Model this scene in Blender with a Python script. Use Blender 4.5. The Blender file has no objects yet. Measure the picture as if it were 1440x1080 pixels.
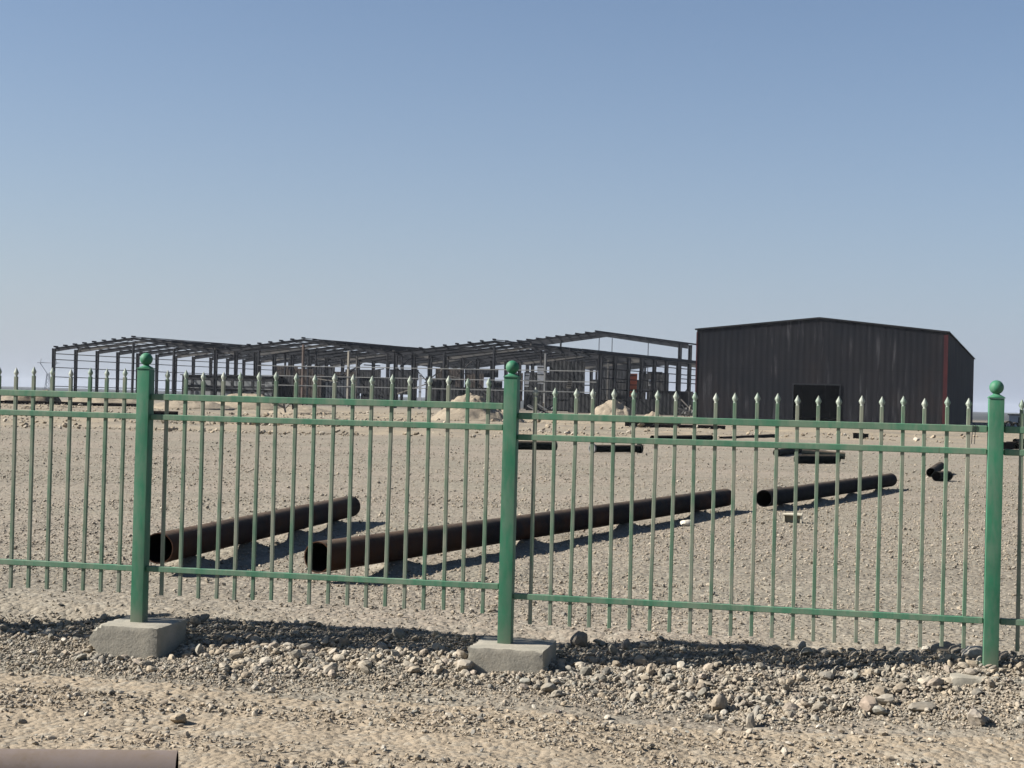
import bpy, bmesh, math, random
import numpy as np
from mathutils import Vector, Matrix

random.seed(7)
RNG = np.random.default_rng(11)
scene = bpy.context.scene
COL = scene.collection
R = math.radians

# ------------------------------------------------------------------ camera model (photo is 1440x1080)
F_PX, CX, CY = 2200.0, 720.0, 540.0
PITCH, ROLL = math.atan((561 - 540) / F_PX), R(1.5)
CAM = Vector((0, 0, 1.5))
_F = Vector((0, math.cos(PITCH), math.sin(PITCH)))
_R0 = Vector((1, 0, 0)); _U0 = _R0.cross(_F)
_R = _R0 * math.cos(ROLL) + _U0 * math.sin(ROLL)
_U = -_R0 * math.sin(ROLL) + _U0 * math.cos(ROLL)


def ray(px, py):
    return _F + _R * ((px - CX) / F_PX) - _U * ((py - CY) / F_PX)


def at(px, py, Y):
    """point on the pixel's ray at distance Y in front of the photographer"""
    d = ray(px, py)
    return CAM + d * (Y / d.y)


def ground_pt(px, py, z=0.0):
    d = ray(px, py)
    return CAM + d * ((z - CAM.z) / d.z)


cam_d = bpy.data.cameras.new('camera')
cam = bpy.data.objects.new('camera', cam_d); COL.objects.link(cam)
cam_d.sensor_width = 36; cam_d.lens = F_PX / 1440 * 36
cam_d.clip_start = 0.1; cam_d.clip_end = 20000
m = Matrix((_R, _U, -_F)).transposed().to_4x4(); m.translation = CAM
cam.matrix_world = m
scene.camera = cam

# ------------------------------------------------------------------ noise (numpy)


def _hash(ix, iy, seed):
    n = (ix.astype(np.int64) * 374761393 + iy.astype(np.int64) * 668265263 + seed * 1442695041) & 0xFFFFFFFF
    n = ((n ^ (n >> 13)) * 1274126177) & 0xFFFFFFFF
    n = n ^ (n >> 16)
    return (n & 0xFFFFFF) / float(0xFFFFFF)


def vn(x, y, seed=0):
    x = np.asarray(x, float); y = np.asarray(y, float)
    ix = np.floor(x); iy = np.floor(y)
    fx = x - ix; fy = y - iy
    fx = fx * fx * (3 - 2 * fx); fy = fy * fy * (3 - 2 * fy)
    a = _hash(ix, iy, seed); b = _hash(ix + 1, iy, seed)
    c = _hash(ix, iy + 1, seed); d = _hash(ix + 1, iy + 1, seed)
    return (a * (1 - fx) + b * fx) * (1 - fy) + (c * (1 - fx) + d * fx) * fy


def fbm(x, y, seed=0, octs=3):
    r = 0; a = 1; tot = 0
    for o in range(octs):
        r = r + a * vn(x * 2 ** o + 17.3 * o, y * 2 ** o - 9.1 * o, seed + o); tot += a; a *= 0.5
    return r / tot


def sstep(x, a, b):
    t = np.clip((x - a) / (b - a), 0, 1)
    return t * t * (3 - 2 * t)


# ------------------------------------------------------------------ fence line and terrain height
P2 = Vector((0.0, 9.607, 0))                       # middle post
FA = R(-11.63)
FU = Vector((math.cos(FA), math.sin(FA), 0))       # along the fence, to the right
FN = Vector((-FU.y, FU.x, 0))                      # behind the fence
T1, T3 = -2.412, 2.856                             # the other two posts, along FU
T0, T4 = T1 - 2.45, T3 + 2.45


def st(x, y):
    dx = x - P2.x; dy = y - P2.y
    return dx * FN.x + dy * FN.y, dx * FU.x + dy * FU.y


LONG = [(222, 793, 492, 727, .25, .10, .06), (446, 806, 1020, 712, .25, .09, .06), (1074, 713, 1252, 684, .245, .05, .06)]
HUMPS = []
for (xa, ya, xb, yb, dia, la, lb) in LONG:
    A_ = ground_pt(xa, ya, la); B_ = ground_pt(xb, yb, lb)
    for q in (.12, .37, .63, .88):
        c_ = A_.lerp(B_, q); HUMPS.append((c_.x, c_.y, c_.z + .006))


def hz(x, y, fine=True):
    x = np.asarray(x, float); y = np.asarray(y, float)
    s, t = st(x, y)
    z = np.interp(s, [-60, -5, -1.7, -0.7, -0.3, 0.0, 0.25, 0.8, 1.6], [-.26, -.25, -.225, -.195, -.165, -.135, -.115, -.01, 0.0])
    near = sstep(-np.abs(s), -14, -3)
    # raised ground round the right-hand post
    z = z + 0.155 * np.exp(-((t - 3.05) / 0.90) ** 2) * np.exp(-((s - 0.03) / 0.58) ** 2) + 0.05 * np.exp(-((t - 2.0) / 0.7) ** 2 - ((s - 0.05) / 0.35) ** 2)
    z = z + near * (0.05 * (fbm(x * 0.9, y * 0.9, 3) - .5))
    z = z + np.exp(-((s - .05) / .62) ** 4) * (0.19 * (fbm(t * .95, s * 1.5, 41, 3) - .47) + .03 * (fbm(t * 4.2, s * 4.2, 45) - .5))
    road = sstep(-s, 0.9, 1.6)
    z = z + road * 0.045 * (fbm(t * 0.35, s * 2.3, 5) - 0.5) * near
    if fine:
        z = z + near * (0.020 * (fbm(x * 5, y * 5, 8) - .5) + 0.012 * (fbm(x * 17, y * 17, 12) - .5))
    # yard: faint undulation
    yard = sstep(s, 3, 12)
    z = z + yard * 0.04 * (fbm(x * 0.12, y * 0.2, 21) - .5)
    for (hx, hy, hh) in HUMPS:
        d2 = ((x - hx) / .20) ** 2 + ((y - hy) / .34) ** 2
        w = np.exp(-d2)
        z = z * (1 - w) + hh * w
    # rough strips of spoil between yard and buildings
    rough = sstep(y, 56, 62) * (1 - sstep(y, 118, 140))
    rid = fbm(x * 0.10, y * 0.42, 31, 4)
    z = z + rough * (0.62 * np.clip(rid - 0.46, -0.2, 1) + 0.16 * (fbm(x * 0.8, y * 1.3, 36) - .5))
    # tracks graded across on the right stay flat
    far = sstep(y, 170, 500)
    z = z - far * 0.4 + sstep(y, 400, 4000) * 0.0
    return z


# ------------------------------------------------------------------ tagging helpers


def tag(o, label=None, cat=None, group=None, kind=None):
    if label: o['label'] = label
    if cat: o['category'] = cat
    if group: o['group'] = group
    if kind: o['kind'] = kind
    return o


def thing(name, label, cat, loc=(0, 0, 0), group=None):
    o = bpy.data.objects.new(name, None); COL.objects.link(o)
    o.empty_display_size = 0.2
    o.location = loc
    return tag(o, label, cat, group)


def mesh_obj(name, bm, mat, parent=None, smooth=False, recalc=True):
    me = bpy.data.meshes.new(name)
    if recalc:
        bmesh.ops.recalc_face_normals(bm, faces=bm.faces)
    bm.to_mesh(me); bm.free()
    if smooth:
        me.shade_smooth()
        if smooth != 'all':
            me.set_sharp_from_angle(angle=R(40))
    o = bpy.data.objects.new(name, me); COL.objects.link(o)
    if mat: me.materials.append(mat)
    if parent is not None:
        o.parent = parent
        o.matrix_parent_inverse = Matrix.Identity(4)
        # vertices are written in world space; bring them into the parent's frame
        o.location = -parent_loc(parent)
    return o


def parent_loc(p):
    v = Vector((0, 0, 0))
    while p is not None:
        v = v + p.location; p = p.parent
    return v


def copy_child(o, parent, loc):
    c = o.copy(); COL.objects.link(c); c.parent = parent; c.location = loc
    return c


def add_hexa(bm, b, t):
    """box-like solid from four bottom and four top points"""
    vb = [bm.verts.new(p) for p in b]; vt = [bm.verts.new(p) for p in t]
    bm.faces.new(vb[::-1]); bm.faces.new(vt)
    for i in range(4):
        j = (i + 1) % 4
        bm.faces.new((vb[i], vb[j], vt[j], vt[i]))


def add_box(bm, c, ux, uy, uz, sx, sy, sz):
    c = Vector(c); ux = Vector(ux).normalized() * sx / 2; uy = Vector(uy).normalized() * sy / 2; uz = Vector(uz).normalized() * sz / 2
    add_hexa(bm, [c - ux - uy - uz, c + ux - uy - uz, c + ux + uy - uz, c - ux + uy - uz],
             [c - ux - uy + uz, c + ux - uy + uz, c + ux + uy + uz, c - ux + uy + uz])


def add_beam(bm, p0, p1, w, h, up=(0, 0, 1)):
    p0 = Vector(p0); p1 = Vector(p1); d = (p1 - p0)
    side = d.cross(Vector(up)).normalized(); u = side.cross(d).normalized()
    add_box(bm, (p0 + p1) / 2, d, side, u, d.length, w, h)


def add_ibeam(bm, p0, p1, w, h0, h1, up, tf=0.05, tw=0.05):
    """I section hanging below the line p0-p1, depth h0 -> h1"""
    p0 = Vector(p0); p1 = Vector(p1); d = (p1 - p0).normalized()
    side = d.cross(Vector(up)).normalized(); u = side.cross(d).normalized()

    def slab(a0, a1, b0, b1, ww):
        s = side * ww / 2
        add_hexa(bm, [p0 + u * a0 - s, p0 + u * a0 + s, p1 + u * a1 + s, p1 + u * a1 - s],
                 [p0 + u * b0 - s, p0 + u * b0 + s, p1 + u * b1 + s, p1 + u * b1 - s])
    slab(-tf, -tf, 0, 0, w)
    slab(-h0 + tf, -h1 + tf, -tf, -tf, tw)
    slab(-h0, -h1, -h0 + tf, -h1 + tf, w)


def add_tube(bm, p0, p1, r, ri, seg=28, jitter=0.0, nl=1):
    """open pipe with real wall thickness"""
    p0 = Vector(p0); p1 = Vector(p1); d = (p1 - p0).normalized()
    a = d.cross(Vector((0, 0, 1)))
    if a.length < 1e-3: a = Vector((1, 0, 0))
    a.normalize(); b = a.cross(d)
    rings = []
    for k in range(nl + 1):
        c = p0.lerp(p1, k / nl)
        rings.append([bm.verts.new(c + (a * math.cos(i * 2 * math.pi / seg) + b * math.sin(i * 2 * math.pi / seg)) * r) for i in range(seg)])
    inn = []
    for c in (p0, p1):
        inn.append([bm.verts.new(c + (a * math.cos(i * 2 * math.pi / seg) + b * math.sin(i * 2 * math.pi / seg)) * ri) for i in range(seg)])
    for i in range(seg):
        j = (i + 1) % seg
        for k in range(nl):
            bm.faces.new((rings[k][i], rings[k][j], rings[k + 1][j], rings[k + 1][i]))
        bm.faces.new((inn[0][j], inn[0][i], inn[1][i], inn[1][j])).material_index = 1
        bm.faces.new((rings[0][j], rings[0][i], inn[0][i], inn[0][j]))
        bm.faces.new((rings[-1][i], rings[-1][j], inn[1][j], inn[1][i]))


def add_rod(bm, p0, p1, r, seg=6):
    p0 = Vector(p0); p1 = Vector(p1); d = (p1 - p0).normalized()
    a = d.cross(Vector((0, 0, 1)))
    if a.length < 1e-3: a = Vector((1, 0, 0))
    a.normalize(); b = a.cross(d)
    va = []; vb = []
    for i in range(seg):
        o = (a * math.cos(i * 2 * math.pi / seg) + b * math.sin(i * 2 * math.pi / seg)) * r
        va.append(bm.verts.new(p0 + o)); vb.append(bm.verts.new(p1 + o))
    for i in range(seg):
        j = (i + 1) % seg
        bm.faces.new((va[i], va[j], vb[j], vb[i]))
    bm.faces.new(va[::-1]); bm.faces.new(vb)


# ------------------------------------------------------------------ materials


ALB = .82          # overall albedo scale that goes with the exposure


class NT:
    def __init__(s, name):
        s.m = bpy.data.materials.new(name); s.m.use_nodes = True
        s.t = s.m.node_tree; s.b = s.t.nodes['Principled BSDF']
        s.pos = s.t.nodes.new('ShaderNodeNewGeometry').outputs['Position']

    def link(s, a, b): s.t.links.new(a, b)

    def _in(s, sock, v):
        if hasattr(v, 'is_linked') or isinstance(v, bpy.types.NodeSocket): s.link(v, sock)
        elif isinstance(v, (tuple, list)) and len(v) == 3 and sock.type == 'RGBA': sock.default_value = (*v, 1)
        else: sock.default_value = v

    def scaled(s, vec, sc):
        n = s.t.nodes.new('ShaderNodeVectorMath'); n.operation = 'MULTIPLY'
        s.link(vec, n.inputs[0]); n.inputs[1].default_value = sc
        return n.outputs[0]

    def noise(s, scale, detail=4, rough=.55, vec=None, stretch=None):
        n = s.t.nodes.new('ShaderNodeTexNoise'); n.inputs['Scale'].default_value = scale
        n.inputs['Detail'].default_value = detail; n.inputs['Roughness'].default_value = rough
        v = vec if vec is not None else s.pos
        if stretch: v = s.scaled(v, stretch)
        s.link(v, n.inputs['Vector'])
        return n.outputs['Fac']

    def voro(s, scale, out='Color', feature='F1', stretch=None):
        n = s.t.nodes.new('ShaderNodeTexVoronoi'); n.feature = feature; n.inputs['Scale'].default_value = scale
        v = s.pos
        if stretch: v = s.scaled(v, stretch)
        s.link(v, n.inputs['Vector'])
        return n.outputs[out]

    def ramp(s, fac, *stops):
        n = s.t.nodes.new('ShaderNodeMapRange'); n.interpolation_type = 'SMOOTHSTEP'
        s._in(n.inputs['Value'], fac)
        n.inputs['From Min'].default_value, n.inputs['From Max'].default_value = stops[0], stops[1]
        n.inputs['To Min'].default_value, n.inputs['To Max'].default_value = (stops[2], stops[3]) if len(stops) > 2 else (0, 1)
        return n.outputs['Result']

    def mix(s, fac, a, b, mode='MIX'):
        n = s.t.nodes.new('ShaderNodeMix'); n.data_type = 'RGBA'; n.blend_type = mode
        s._in(n.inputs['Factor'], fac); s._in(n.inputs['A'], a) if False else None
        ia = [i for i in n.inputs if i.name == 'A' and i.type == 'RGBA'][0]; ib = [i for i in n.inputs if i.name == 'B' and i.type == 'RGBA'][0]
        s._in(ia, a); s._in(ib, b)
        return [o for o in n.outputs if o.type == 'RGBA'][0]

    def math(s, op, a, b=0.0):
        n = s.t.nodes.new('ShaderNodeMath'); n.operation = op
        s._in(n.inputs[0], a); s._in(n.inputs[1], b)
        return n.outputs[0]

    def sep(s, col, ch):
        n = s.t.nodes.new('ShaderNodeSeparateColor'); s.link(col, n.inputs[0])
        return n.outputs[ch]

    def attr(s, name, out='Color'):
        n = s.t.nodes.new('ShaderNodeAttribute'); n.attribute_name = name
        return n.outputs[out]

    def bump(s, h, strength=.3, dist=.01):
        n = s.t.nodes.new('ShaderNodeBump'); n.inputs['Strength'].default_value = strength
        n.inputs['Distance'].default_value = dist
        s.link(h, n.inputs['Height']); s.link(n.outputs[0], s.b.inputs['Normal'])

    def done(s, col, rough=.8, spec=.3, metal=0.0):
        col = s.mix(1.0, col, (ALB, ALB, ALB), 'MULTIPLY')
        s._in(s.b.inputs['Base Color'], col); s._in(s.b.inputs['Roughness'], rough)
        s.b.inputs['Specular IOR Level'].default_value = spec
        s._in(s.b.inputs['Metallic'], metal)
        return s.m


def mat_green(name, green, dust, d0, d1):
    n = NT(name)
    a = n.noise(3.5, 5, .6); f = n.noise(38, 4, .65, stretch=(1, 1, .25))
    lo = n.noise(9, 3, stretch=(1.0, 1.0, .35))
    c = n.mix(n.ramp(a, .3, .75), green, tuple(v * .72 for v in green))
    dst = n.math('MULTIPLY', n.ramp(n.math('ADD', n.math('MULTIPLY', lo, .6), n.math('MULTIPLY', f, .4)), .36, .64), d1 - d0)
    dst = n.math('ADD', dst, d0)
    c = n.mix(dst, c, dust)
    sp = n.noise(95, 2, .5)
    c = n.mix(n.ramp(sp, .70, .78, 0, .55), c, (.11, .07, .045))
    n.bump(f, .12, .002)
    gz = n.t.nodes.new('ShaderNodeSeparateXYZ'); n.link(n.pos, gz.inputs[0])
    foot = n.math('MULTIPLY', n.ramp(gz.outputs['Z'], .22, -.06), n.ramp(a, .3, .6, .1, .65))
    c = n.mix(foot, c, (.22, .20, .15))                       # splashed soil near the ground
    drip = n.math('MULTIPLY', n.ramp(n.noise(30, 3, .6, stretch=(1, 1, .05)), .66, .76), n.ramp(n.noise(2.3, 3), .45, .6))
    c = n.mix(n.math('MULTIPLY', drip, .6), c, (.10, .055, .03))
    return n.done(c, n.ramp(f, .2, .8, .5, .75), .3)


M_POST = mat_green('green_post_paint', (.021, .170, .086), (.16, .20, .15), .03, .45)
M_RAIL = mat_green('dusty_green_rail_paint', (.045, .19, .105), (.24, .26, .19), .10, .55)
M_PICK = mat_green('dusty_green_picket_paint', (.040, .158, .086), (.265, .255, .20), .22, .82)


M_TIP = mat_green('faded_spear_paint', (.055, .165, .10), (.36, .37, .32), .38, .92)


def mat_rust(name, dark, rust, lo, hi, bluish=(.012, .0135, .017), near=0):
    n = NT(name)
    a = n.noise(1.1, 5, .6); b = n.noise(14, 5, .7)
    c = n.mix(n.ramp(n.noise(.7, 3), .35, .6), dark, bluish)
    f = n.ramp(n.math('ADD', n.math('MULTIPLY', a, .7), n.math('MULTIPLY', b, .3)), lo, hi)
    if near:
        sy = n.t.nodes.new('ShaderNodeSeparateXYZ'); n.link(n.pos, sy.inputs[0])
        e = n.ramp(n.math('ADD', sy.outputs['Y'], n.math('MULTIPLY', a, -6.0)), near, near - 3.4)
        f = n.math('MAXIMUM', f, n.math('MULTIPLY', e, n.ramp(b, .25, .6, .45, 1)))
    c = n.mix(f, c, rust)
    c = n.mix(n.ramp(n.noise(70, 3), .55, .75, 0, .5), c, tuple(v * 1.7 for v in rust))
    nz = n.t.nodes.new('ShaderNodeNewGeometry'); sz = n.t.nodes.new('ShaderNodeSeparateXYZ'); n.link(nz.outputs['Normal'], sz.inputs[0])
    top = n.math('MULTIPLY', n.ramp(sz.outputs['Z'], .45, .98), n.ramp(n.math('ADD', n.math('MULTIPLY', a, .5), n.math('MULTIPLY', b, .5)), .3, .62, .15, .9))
    c = n.mix(n.math('MULTIPLY', top, .75), c, (.155, .118, .085))  # tan on upward faces: settled dust plus a painted sunlit rim
    n.bump(b, .25, .004)
    return n.done(c, n.ramp(b, .2, .8, .75, .95), .08)


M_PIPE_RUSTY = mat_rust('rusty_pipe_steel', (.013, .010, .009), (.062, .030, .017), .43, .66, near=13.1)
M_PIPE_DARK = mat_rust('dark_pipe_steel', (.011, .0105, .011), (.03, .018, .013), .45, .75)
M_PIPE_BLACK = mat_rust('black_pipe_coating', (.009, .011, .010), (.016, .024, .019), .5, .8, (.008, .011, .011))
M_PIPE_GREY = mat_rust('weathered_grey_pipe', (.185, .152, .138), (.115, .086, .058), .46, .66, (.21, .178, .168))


def mat_steel(name, c0, c1, rough=.6):
    n = NT(name)
    a = n.noise(.35, 4, .6)
    return n.done(n.mix(n.ramp(a, .35, .65), c0, c1), rough + .15, .12)


M_STEEL = mat_steel('dark_grey_steel_primer', (.012, .0145, .019), (.020, .021, .025))
M_STEEL_MID = mat_steel('mid_grey_primer_and_lit_streaks', (.06, .06, .06), (.085, .08, .074))
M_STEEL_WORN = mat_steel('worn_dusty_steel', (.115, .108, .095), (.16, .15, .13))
M_STEEL_TAN = mat_steel('pale_dusty_and_sunlit_steel', (.26, .24, .20), (.17, .16, .145))
M_STEEL_LIGHT = mat_steel('galvanised_and_sunlit_steel', (.115, .12, .122), (.16, .16, .155))
M_DARKWALL = mat_steel('black_sheet_cladding', (.010, .0115, .014), (.016, .0165, .018), .5)
M_ORANGE = mat_steel('orange_red_primer', (.42, .10, .045), (.25, .06, .035))
M_WHITE = mat_steel('white_sheet', (.72, .73, .73), (.6, .61, .62), .5)
M_BORE_SHADE = mat_steel('pipe_bore_shade', (.008, .007, .0065), (.013, .010, .008), .8)  # near-black colour paints in the shade inside the pipes
M_CREAM = mat_steel('cream_cast_block', (.62, .57, .45), (.52, .47, .36), .9)
ZZ0 = Vector((0, 0, 1))
M_GREYPYLON = mat_steel('grey_pylon_steel', (.24, .26, .28), (.30, .31, .33))
M_REDTRIM = mat_steel('dark_red_trim', (.060, .011, .012), (.042, .010, .012), .6)


def mat_cladding():
    n = NT('black_weathered_cladding')
    st_ = n.noise(1.0, 5, .62, stretch=(2.6, 2.6, .22))
    bl = n.noise(.22, 3, .5)
    fine = n.noise(5, 3, .6, stretch=(2.2, 2.2, .25))
    c = n.mix(n.ramp(bl, .3, .7), (.0072, .0088, .0125), (.0120, .0122, .0150))
    f = n.math('MULTIPLY', n.ramp(st_, .53, .74), n.ramp(bl, .40, .62))
    c = n.mix(n.math('MULTIPLY', f, .8), c, (.075, .075, .082))
    c = n.mix(n.ramp(fine, .55, .8, 0, .25), c, (.020, .0185, .020))
    c = n.mix(n.ramp(n.noise(.13, 4, .6, stretch=(1, 1, .6)), .52, .70, 0, .55), c, (.022, .017, .016))
    lap = n.t.nodes.new('ShaderNodeSeparateXYZ'); n.link(n.pos, lap.inputs[0])
    c = n.mix(n.math('MULTIPLY', n.math('LESS_THAN', n.math('ABSOLUTE', n.math('SUBTRACT', lap.outputs['Z'], 4.9)), .03), .4), c, (.004, .004, .005))
    return n.done(c, n.ramp(st_, .3, .7, .7, .9), .07)


M_CLAD = mat_cladding()


def mat_concrete():
    n = NT('cast_concrete')
    a = n.noise(6, 5, .6); b = n.noise(60, 4, .65)
    c = n.mix(n.ramp(a, .3, .7), (.335, .305, .245), (.255, .238, .195))
    c = n.mix(n.ramp(b, .56, .74, 0, .6), c, (.155, .14, .11))
    st_ = n.noise(4, 4, .6, stretch=(.6, .6, 3.0))
    c = n.mix(n.ramp(st_, .55, .75, 0, .4), c, (.20, .175, .13))
    n.bump(n.math('ADD', b, n.math('MULTIPLY', a, .8)), .5, .006)
    return n.done(c, .92, .2)


M_CONC = mat_concrete()


def mat_stone(name, bump=.3):
    n = NT(name)
    c = n.attr('stone_col')
    b = n.noise(45, 4, .65)
    v = n.ramp(b, .25, .75, .75, 1.2)
    mul = n.t.nodes.new('ShaderNodeCombineColor')
    for i in range(3): n.link(v, mul.inputs[i])
    c = n.mix(1.0, c, mul.outputs[0], 'MULTIPLY')
    c = n.mix(n.ramp(n.noise(7, 3), .40, .68, .1, .7), c, (.29, .24, .175))
    n.bump(b, bump, .004)
    return n.done(c, .9, .2)


M_STONE = mat_stone('river_stone')


def mat_ground(name, road):
    n = NT(name)
    big = n.noise(.16, 4, .55); mid = n.noise(1.3, 5, .6); fine = n.noise(16, 5, .7)
    zone = n.attr('zone'); rough_z = n.sep(zone, 1); far_z = n.sep(zone, 2)
    if road:
        c = n.mix(n.ramp(mid, .32, .68), (.305, .248, .178), (.262, .214, .154))
        c = n.mix(n.ramp(big, .35, .65, 0, .5), c, (.32, .262, .188))
        c = n.mix(n.ramp(fine, .42, .68, 0, .5), c, (.215, .172, .12))
    else:
        c = n.mix(n.ramp(mid, .32, .68), (.236, .208, .158), (.208, .187, .144))
        c = n.mix(n.ramp(big, .38, .62, 0, .6), c, (.29, .236, .188))
        c = n.mix(n.ramp(fine, .42, .68, 0, .4), c, (.185, .162, .125))
        trk = n.noise(.55, 4, .6, stretch=(.16, 1.0, 1.0))
        c = n.mix(n.ramp(trk, .47, .64, 0, .75), c, (.182, .158, .122))
        c = n.mix(n.ramp(n.noise(.33, 3, .5, stretch=(.3, 1.0, 1.0)), .5, .66, 0, .5), c, (.262, .222, .172))
    # gravel grains
    for sc, a in ((26.0, .5), (11.0, .35)):
        cell = n.voro(sc)
        r = n.sep(cell, 0); g = n.sep(cell, 1)
        grey = n.mix(g, (.125, .118, .10), (.37, .335, .27))
        c = n.mix(n.ramp(r, .55 if not road else .68, .95, 0, a), c, grey)
    # spoil and far plain
    sp = n.mix(n.ramp(n.noise(.45, 5, .65, stretch=(.35, 1, 1)), .38, .64), (.32, .265, .185), (.22, .19, .145))
    sp = n.mix(n.ramp(n.noise(2.3, 5, .7), .5, .72, 0, .7), sp, (.13, .11, .085))
    c = n.mix(rough_z, c, sp)
    pl = n.mix(n.ramp(n.noise(.02, 5, .65, stretch=(.5, 1, 1)), .35, .65), (.050, .058, .062), (.080, .084, .082))
    c = n.mix(far_z, c, pl)
    h = n.math('ADD', n.math('MULTIPLY', n.voro(26.0, 'Distance'), -.8), n.math('ADD', n.math('MULTIPLY', n.voro(11.0, 'Distance'), -.9), fine))
    n.bump(h, .75, .02)
    return n.done(c, .95, .12)


M_ROAD = mat_ground('sandy_road_soil', True)
M_YARD = mat_ground('graded_gravel_soil', False)


def mat_sand(name, a, b):
    n = NT(name)
    f = n.noise(.9, 5, .6); g = n.noise(5.5, 5, .7)
    c = n.mix(n.ramp(f, .35, .65), a, b)
    c = n.mix(n.ramp(g, .5, .75, 0, .6), c, tuple(v * .6 for v in b))
    n.bump(g, .6, .12)
    return n.done(c, .95, .1)


M_SAND = mat_sand('pale_sand', (.285, .240, .180), (.24, .202, .150))
M_SAND_DULL = mat_sand('dull_spoil', (.30, .255, .185), (.24, .20, .148))
M_EARTH = mat_sand('brown_earth', (.14, .112, .08), (.105, .085, .063))

# ------------------------------------------------------------------ the ground: one sheet out to the horizon


def axis(lo_near, hi_near, step, lo, hi, g):
    a = list(np.arange(lo_near, hi_near + 1e-6, step))
    d = step; v = a[-1]
    while v < hi:
        d *= g; v += d; a.append(v)
    d = step; v = a[0]; b = []
    while v > lo:
        d *= g; v -= d; b.append(v)
    return np.array(b[::-1] + a)


xs = axis(-6.5, 6.5, .04, -2500, 2500, 1.05)
ys = axis(4.8, 14.0, .035, -60, 4200, 1.022)
GX, GY = np.meshgrid(xs, ys)
GZ = hz(GX, GY)
nx, ny = len(xs), len(ys)
co = np.stack([GX.ravel(), GY.ravel(), GZ.ravel()], 1)
ii = (np.arange(ny - 1)[:, None] * nx + np.arange(nx - 1)[None, :]).ravel()
quads = np.stack([ii, ii + 1, ii + 1 + nx, ii + nx], 1)
S_, T_ = st(GX, GY)
fs = S_.ravel()[quads].mean(1)
zone = np.zeros((nx * ny, 4), np.float32); zone[:, 3] = 1
_r = sstep(GY, 55, 62) * (1 - sstep(GY, 150, 190)) * (0.35 + 0.65 * sstep(fbm(GX * .03, GY * .25, 77), .38, .58))
zone[:, 1] = _r.ravel()
zone[:, 2] = sstep(GY, 175, 330).ravel()


def np_mesh(name, co, faces, mat, attr=None, attr_name='stone_col', smooth=True):
    me = bpy.data.meshes.new(name)
    k = faces.shape[1]
    me.vertices.add(len(co)); me.vertices.foreach_set('co', co.astype(np.float32).ravel())
    me.loops.add(faces.size); me.loops.foreach_set('vertex_index', faces.astype(np.int32).ravel())
    me.polygons.add(len(faces))
    me.polygons.foreach_set('loop_start', np.arange(0, faces.size, k, dtype=np.int32))
    me.polygons.foreach_set('loop_total', np.full(len(faces), k, np.int32))
    me.update(calc_edges=True)
    if attr is not None:
        a = me.color_attributes.new(attr_name, 'FLOAT_COLOR', 'POINT')
        a.data.foreach_set('color', attr.astype(np.float32).ravel())
    if smooth: me.shade_smooth()
    else: me.shade_flat()
    me.materials.append(mat)
    o = bpy.data.objects.new(name, me); COL.objects.link(o)
    return o


def sub_sheet(name, mask, mat):
    q = quads[mask]
    used = np.unique(q)
    remap = np.full(nx * ny, -1, np.int64); remap[used] = np.arange(len(used))
    return tag(np_mesh(name, co[used], remap[q], mat, zone[used], 'zone'), kind='structure')


edge = -0.95 + 0.5 * (fbm(T_.ravel()[quads].mean(1) * .8, fs * 0 + 3, 55) - .5)
sub_sheet('dirt_road', fs < edge, M_ROAD)
sub_sheet('gravel_yard', fs >= edge, M_YARD)

# ------------------------------------------------------------------ stones


def rock_proto(level, seed, rough, cmin=.48, flat=(.32, .72)):
    bm = bmesh.new(); bmesh.ops.create_icosphere(bm, subdivisions=level, radius=1)
    rs = np.random.default_rng(seed)
    v = np.array([p.co[:] for p in bm.verts]); f = np.array([[q.index for q in p.verts] for p in bm.faces])
    bm.free()
    nd = rs.integers(7, 13)
    dirs = rs.normal(size=(nd, 3)); dirs /= np.linalg.norm(dirs, axis=1)[:, None]
    cut = rs.uniform(cmin, .95, nd)
    r = np.ones(len(v))
    for d, c in zip(dirs, cut):                   # planes break flats off the stone
        dp = v @ d
        r = np.where(dp > .05, np.minimum(r, (c / np.maximum(dp, .05)) * (1 - rough) + r * rough), r)
    r *= rs.uniform(.94, 1.06, len(v))
    v = v * r[:, None] * np.array([1, rs.uniform(.5, .92), rs.uniform(*flat)])
    v /= np.abs(v[:, :2]).max()
    return v, f


PROTO_HI = [rock_proto(3, 100 + i, .03, .46, (.45, .75)) for i in range(10)]
PROTO_MD = [rock_proto(2, 200 + i, .06) for i in range(22)]
PROTO_LO = [rock_proto(1, 300 + i, .35, .5) for i in range(18)]
PALETTE = np.array([(.225, .205, .170), (.175, .168, .145), (.27, .24, .19), (.125, .122, .112), (.30, .265, .21), (.245, .20, .15),
                    (.20, .175, .145), (.16, .152, .130), (.26, .215, .175), (.35, .32, .27), (.19, .188, .165)])
TANS = np.array([(.285, .232, .165), (.32, .26, .185), (.245, .20, .145), (.345, .295, .225), (.205, .17, .13), (.275, .24, .19), (.38, .345, .285)])


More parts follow.
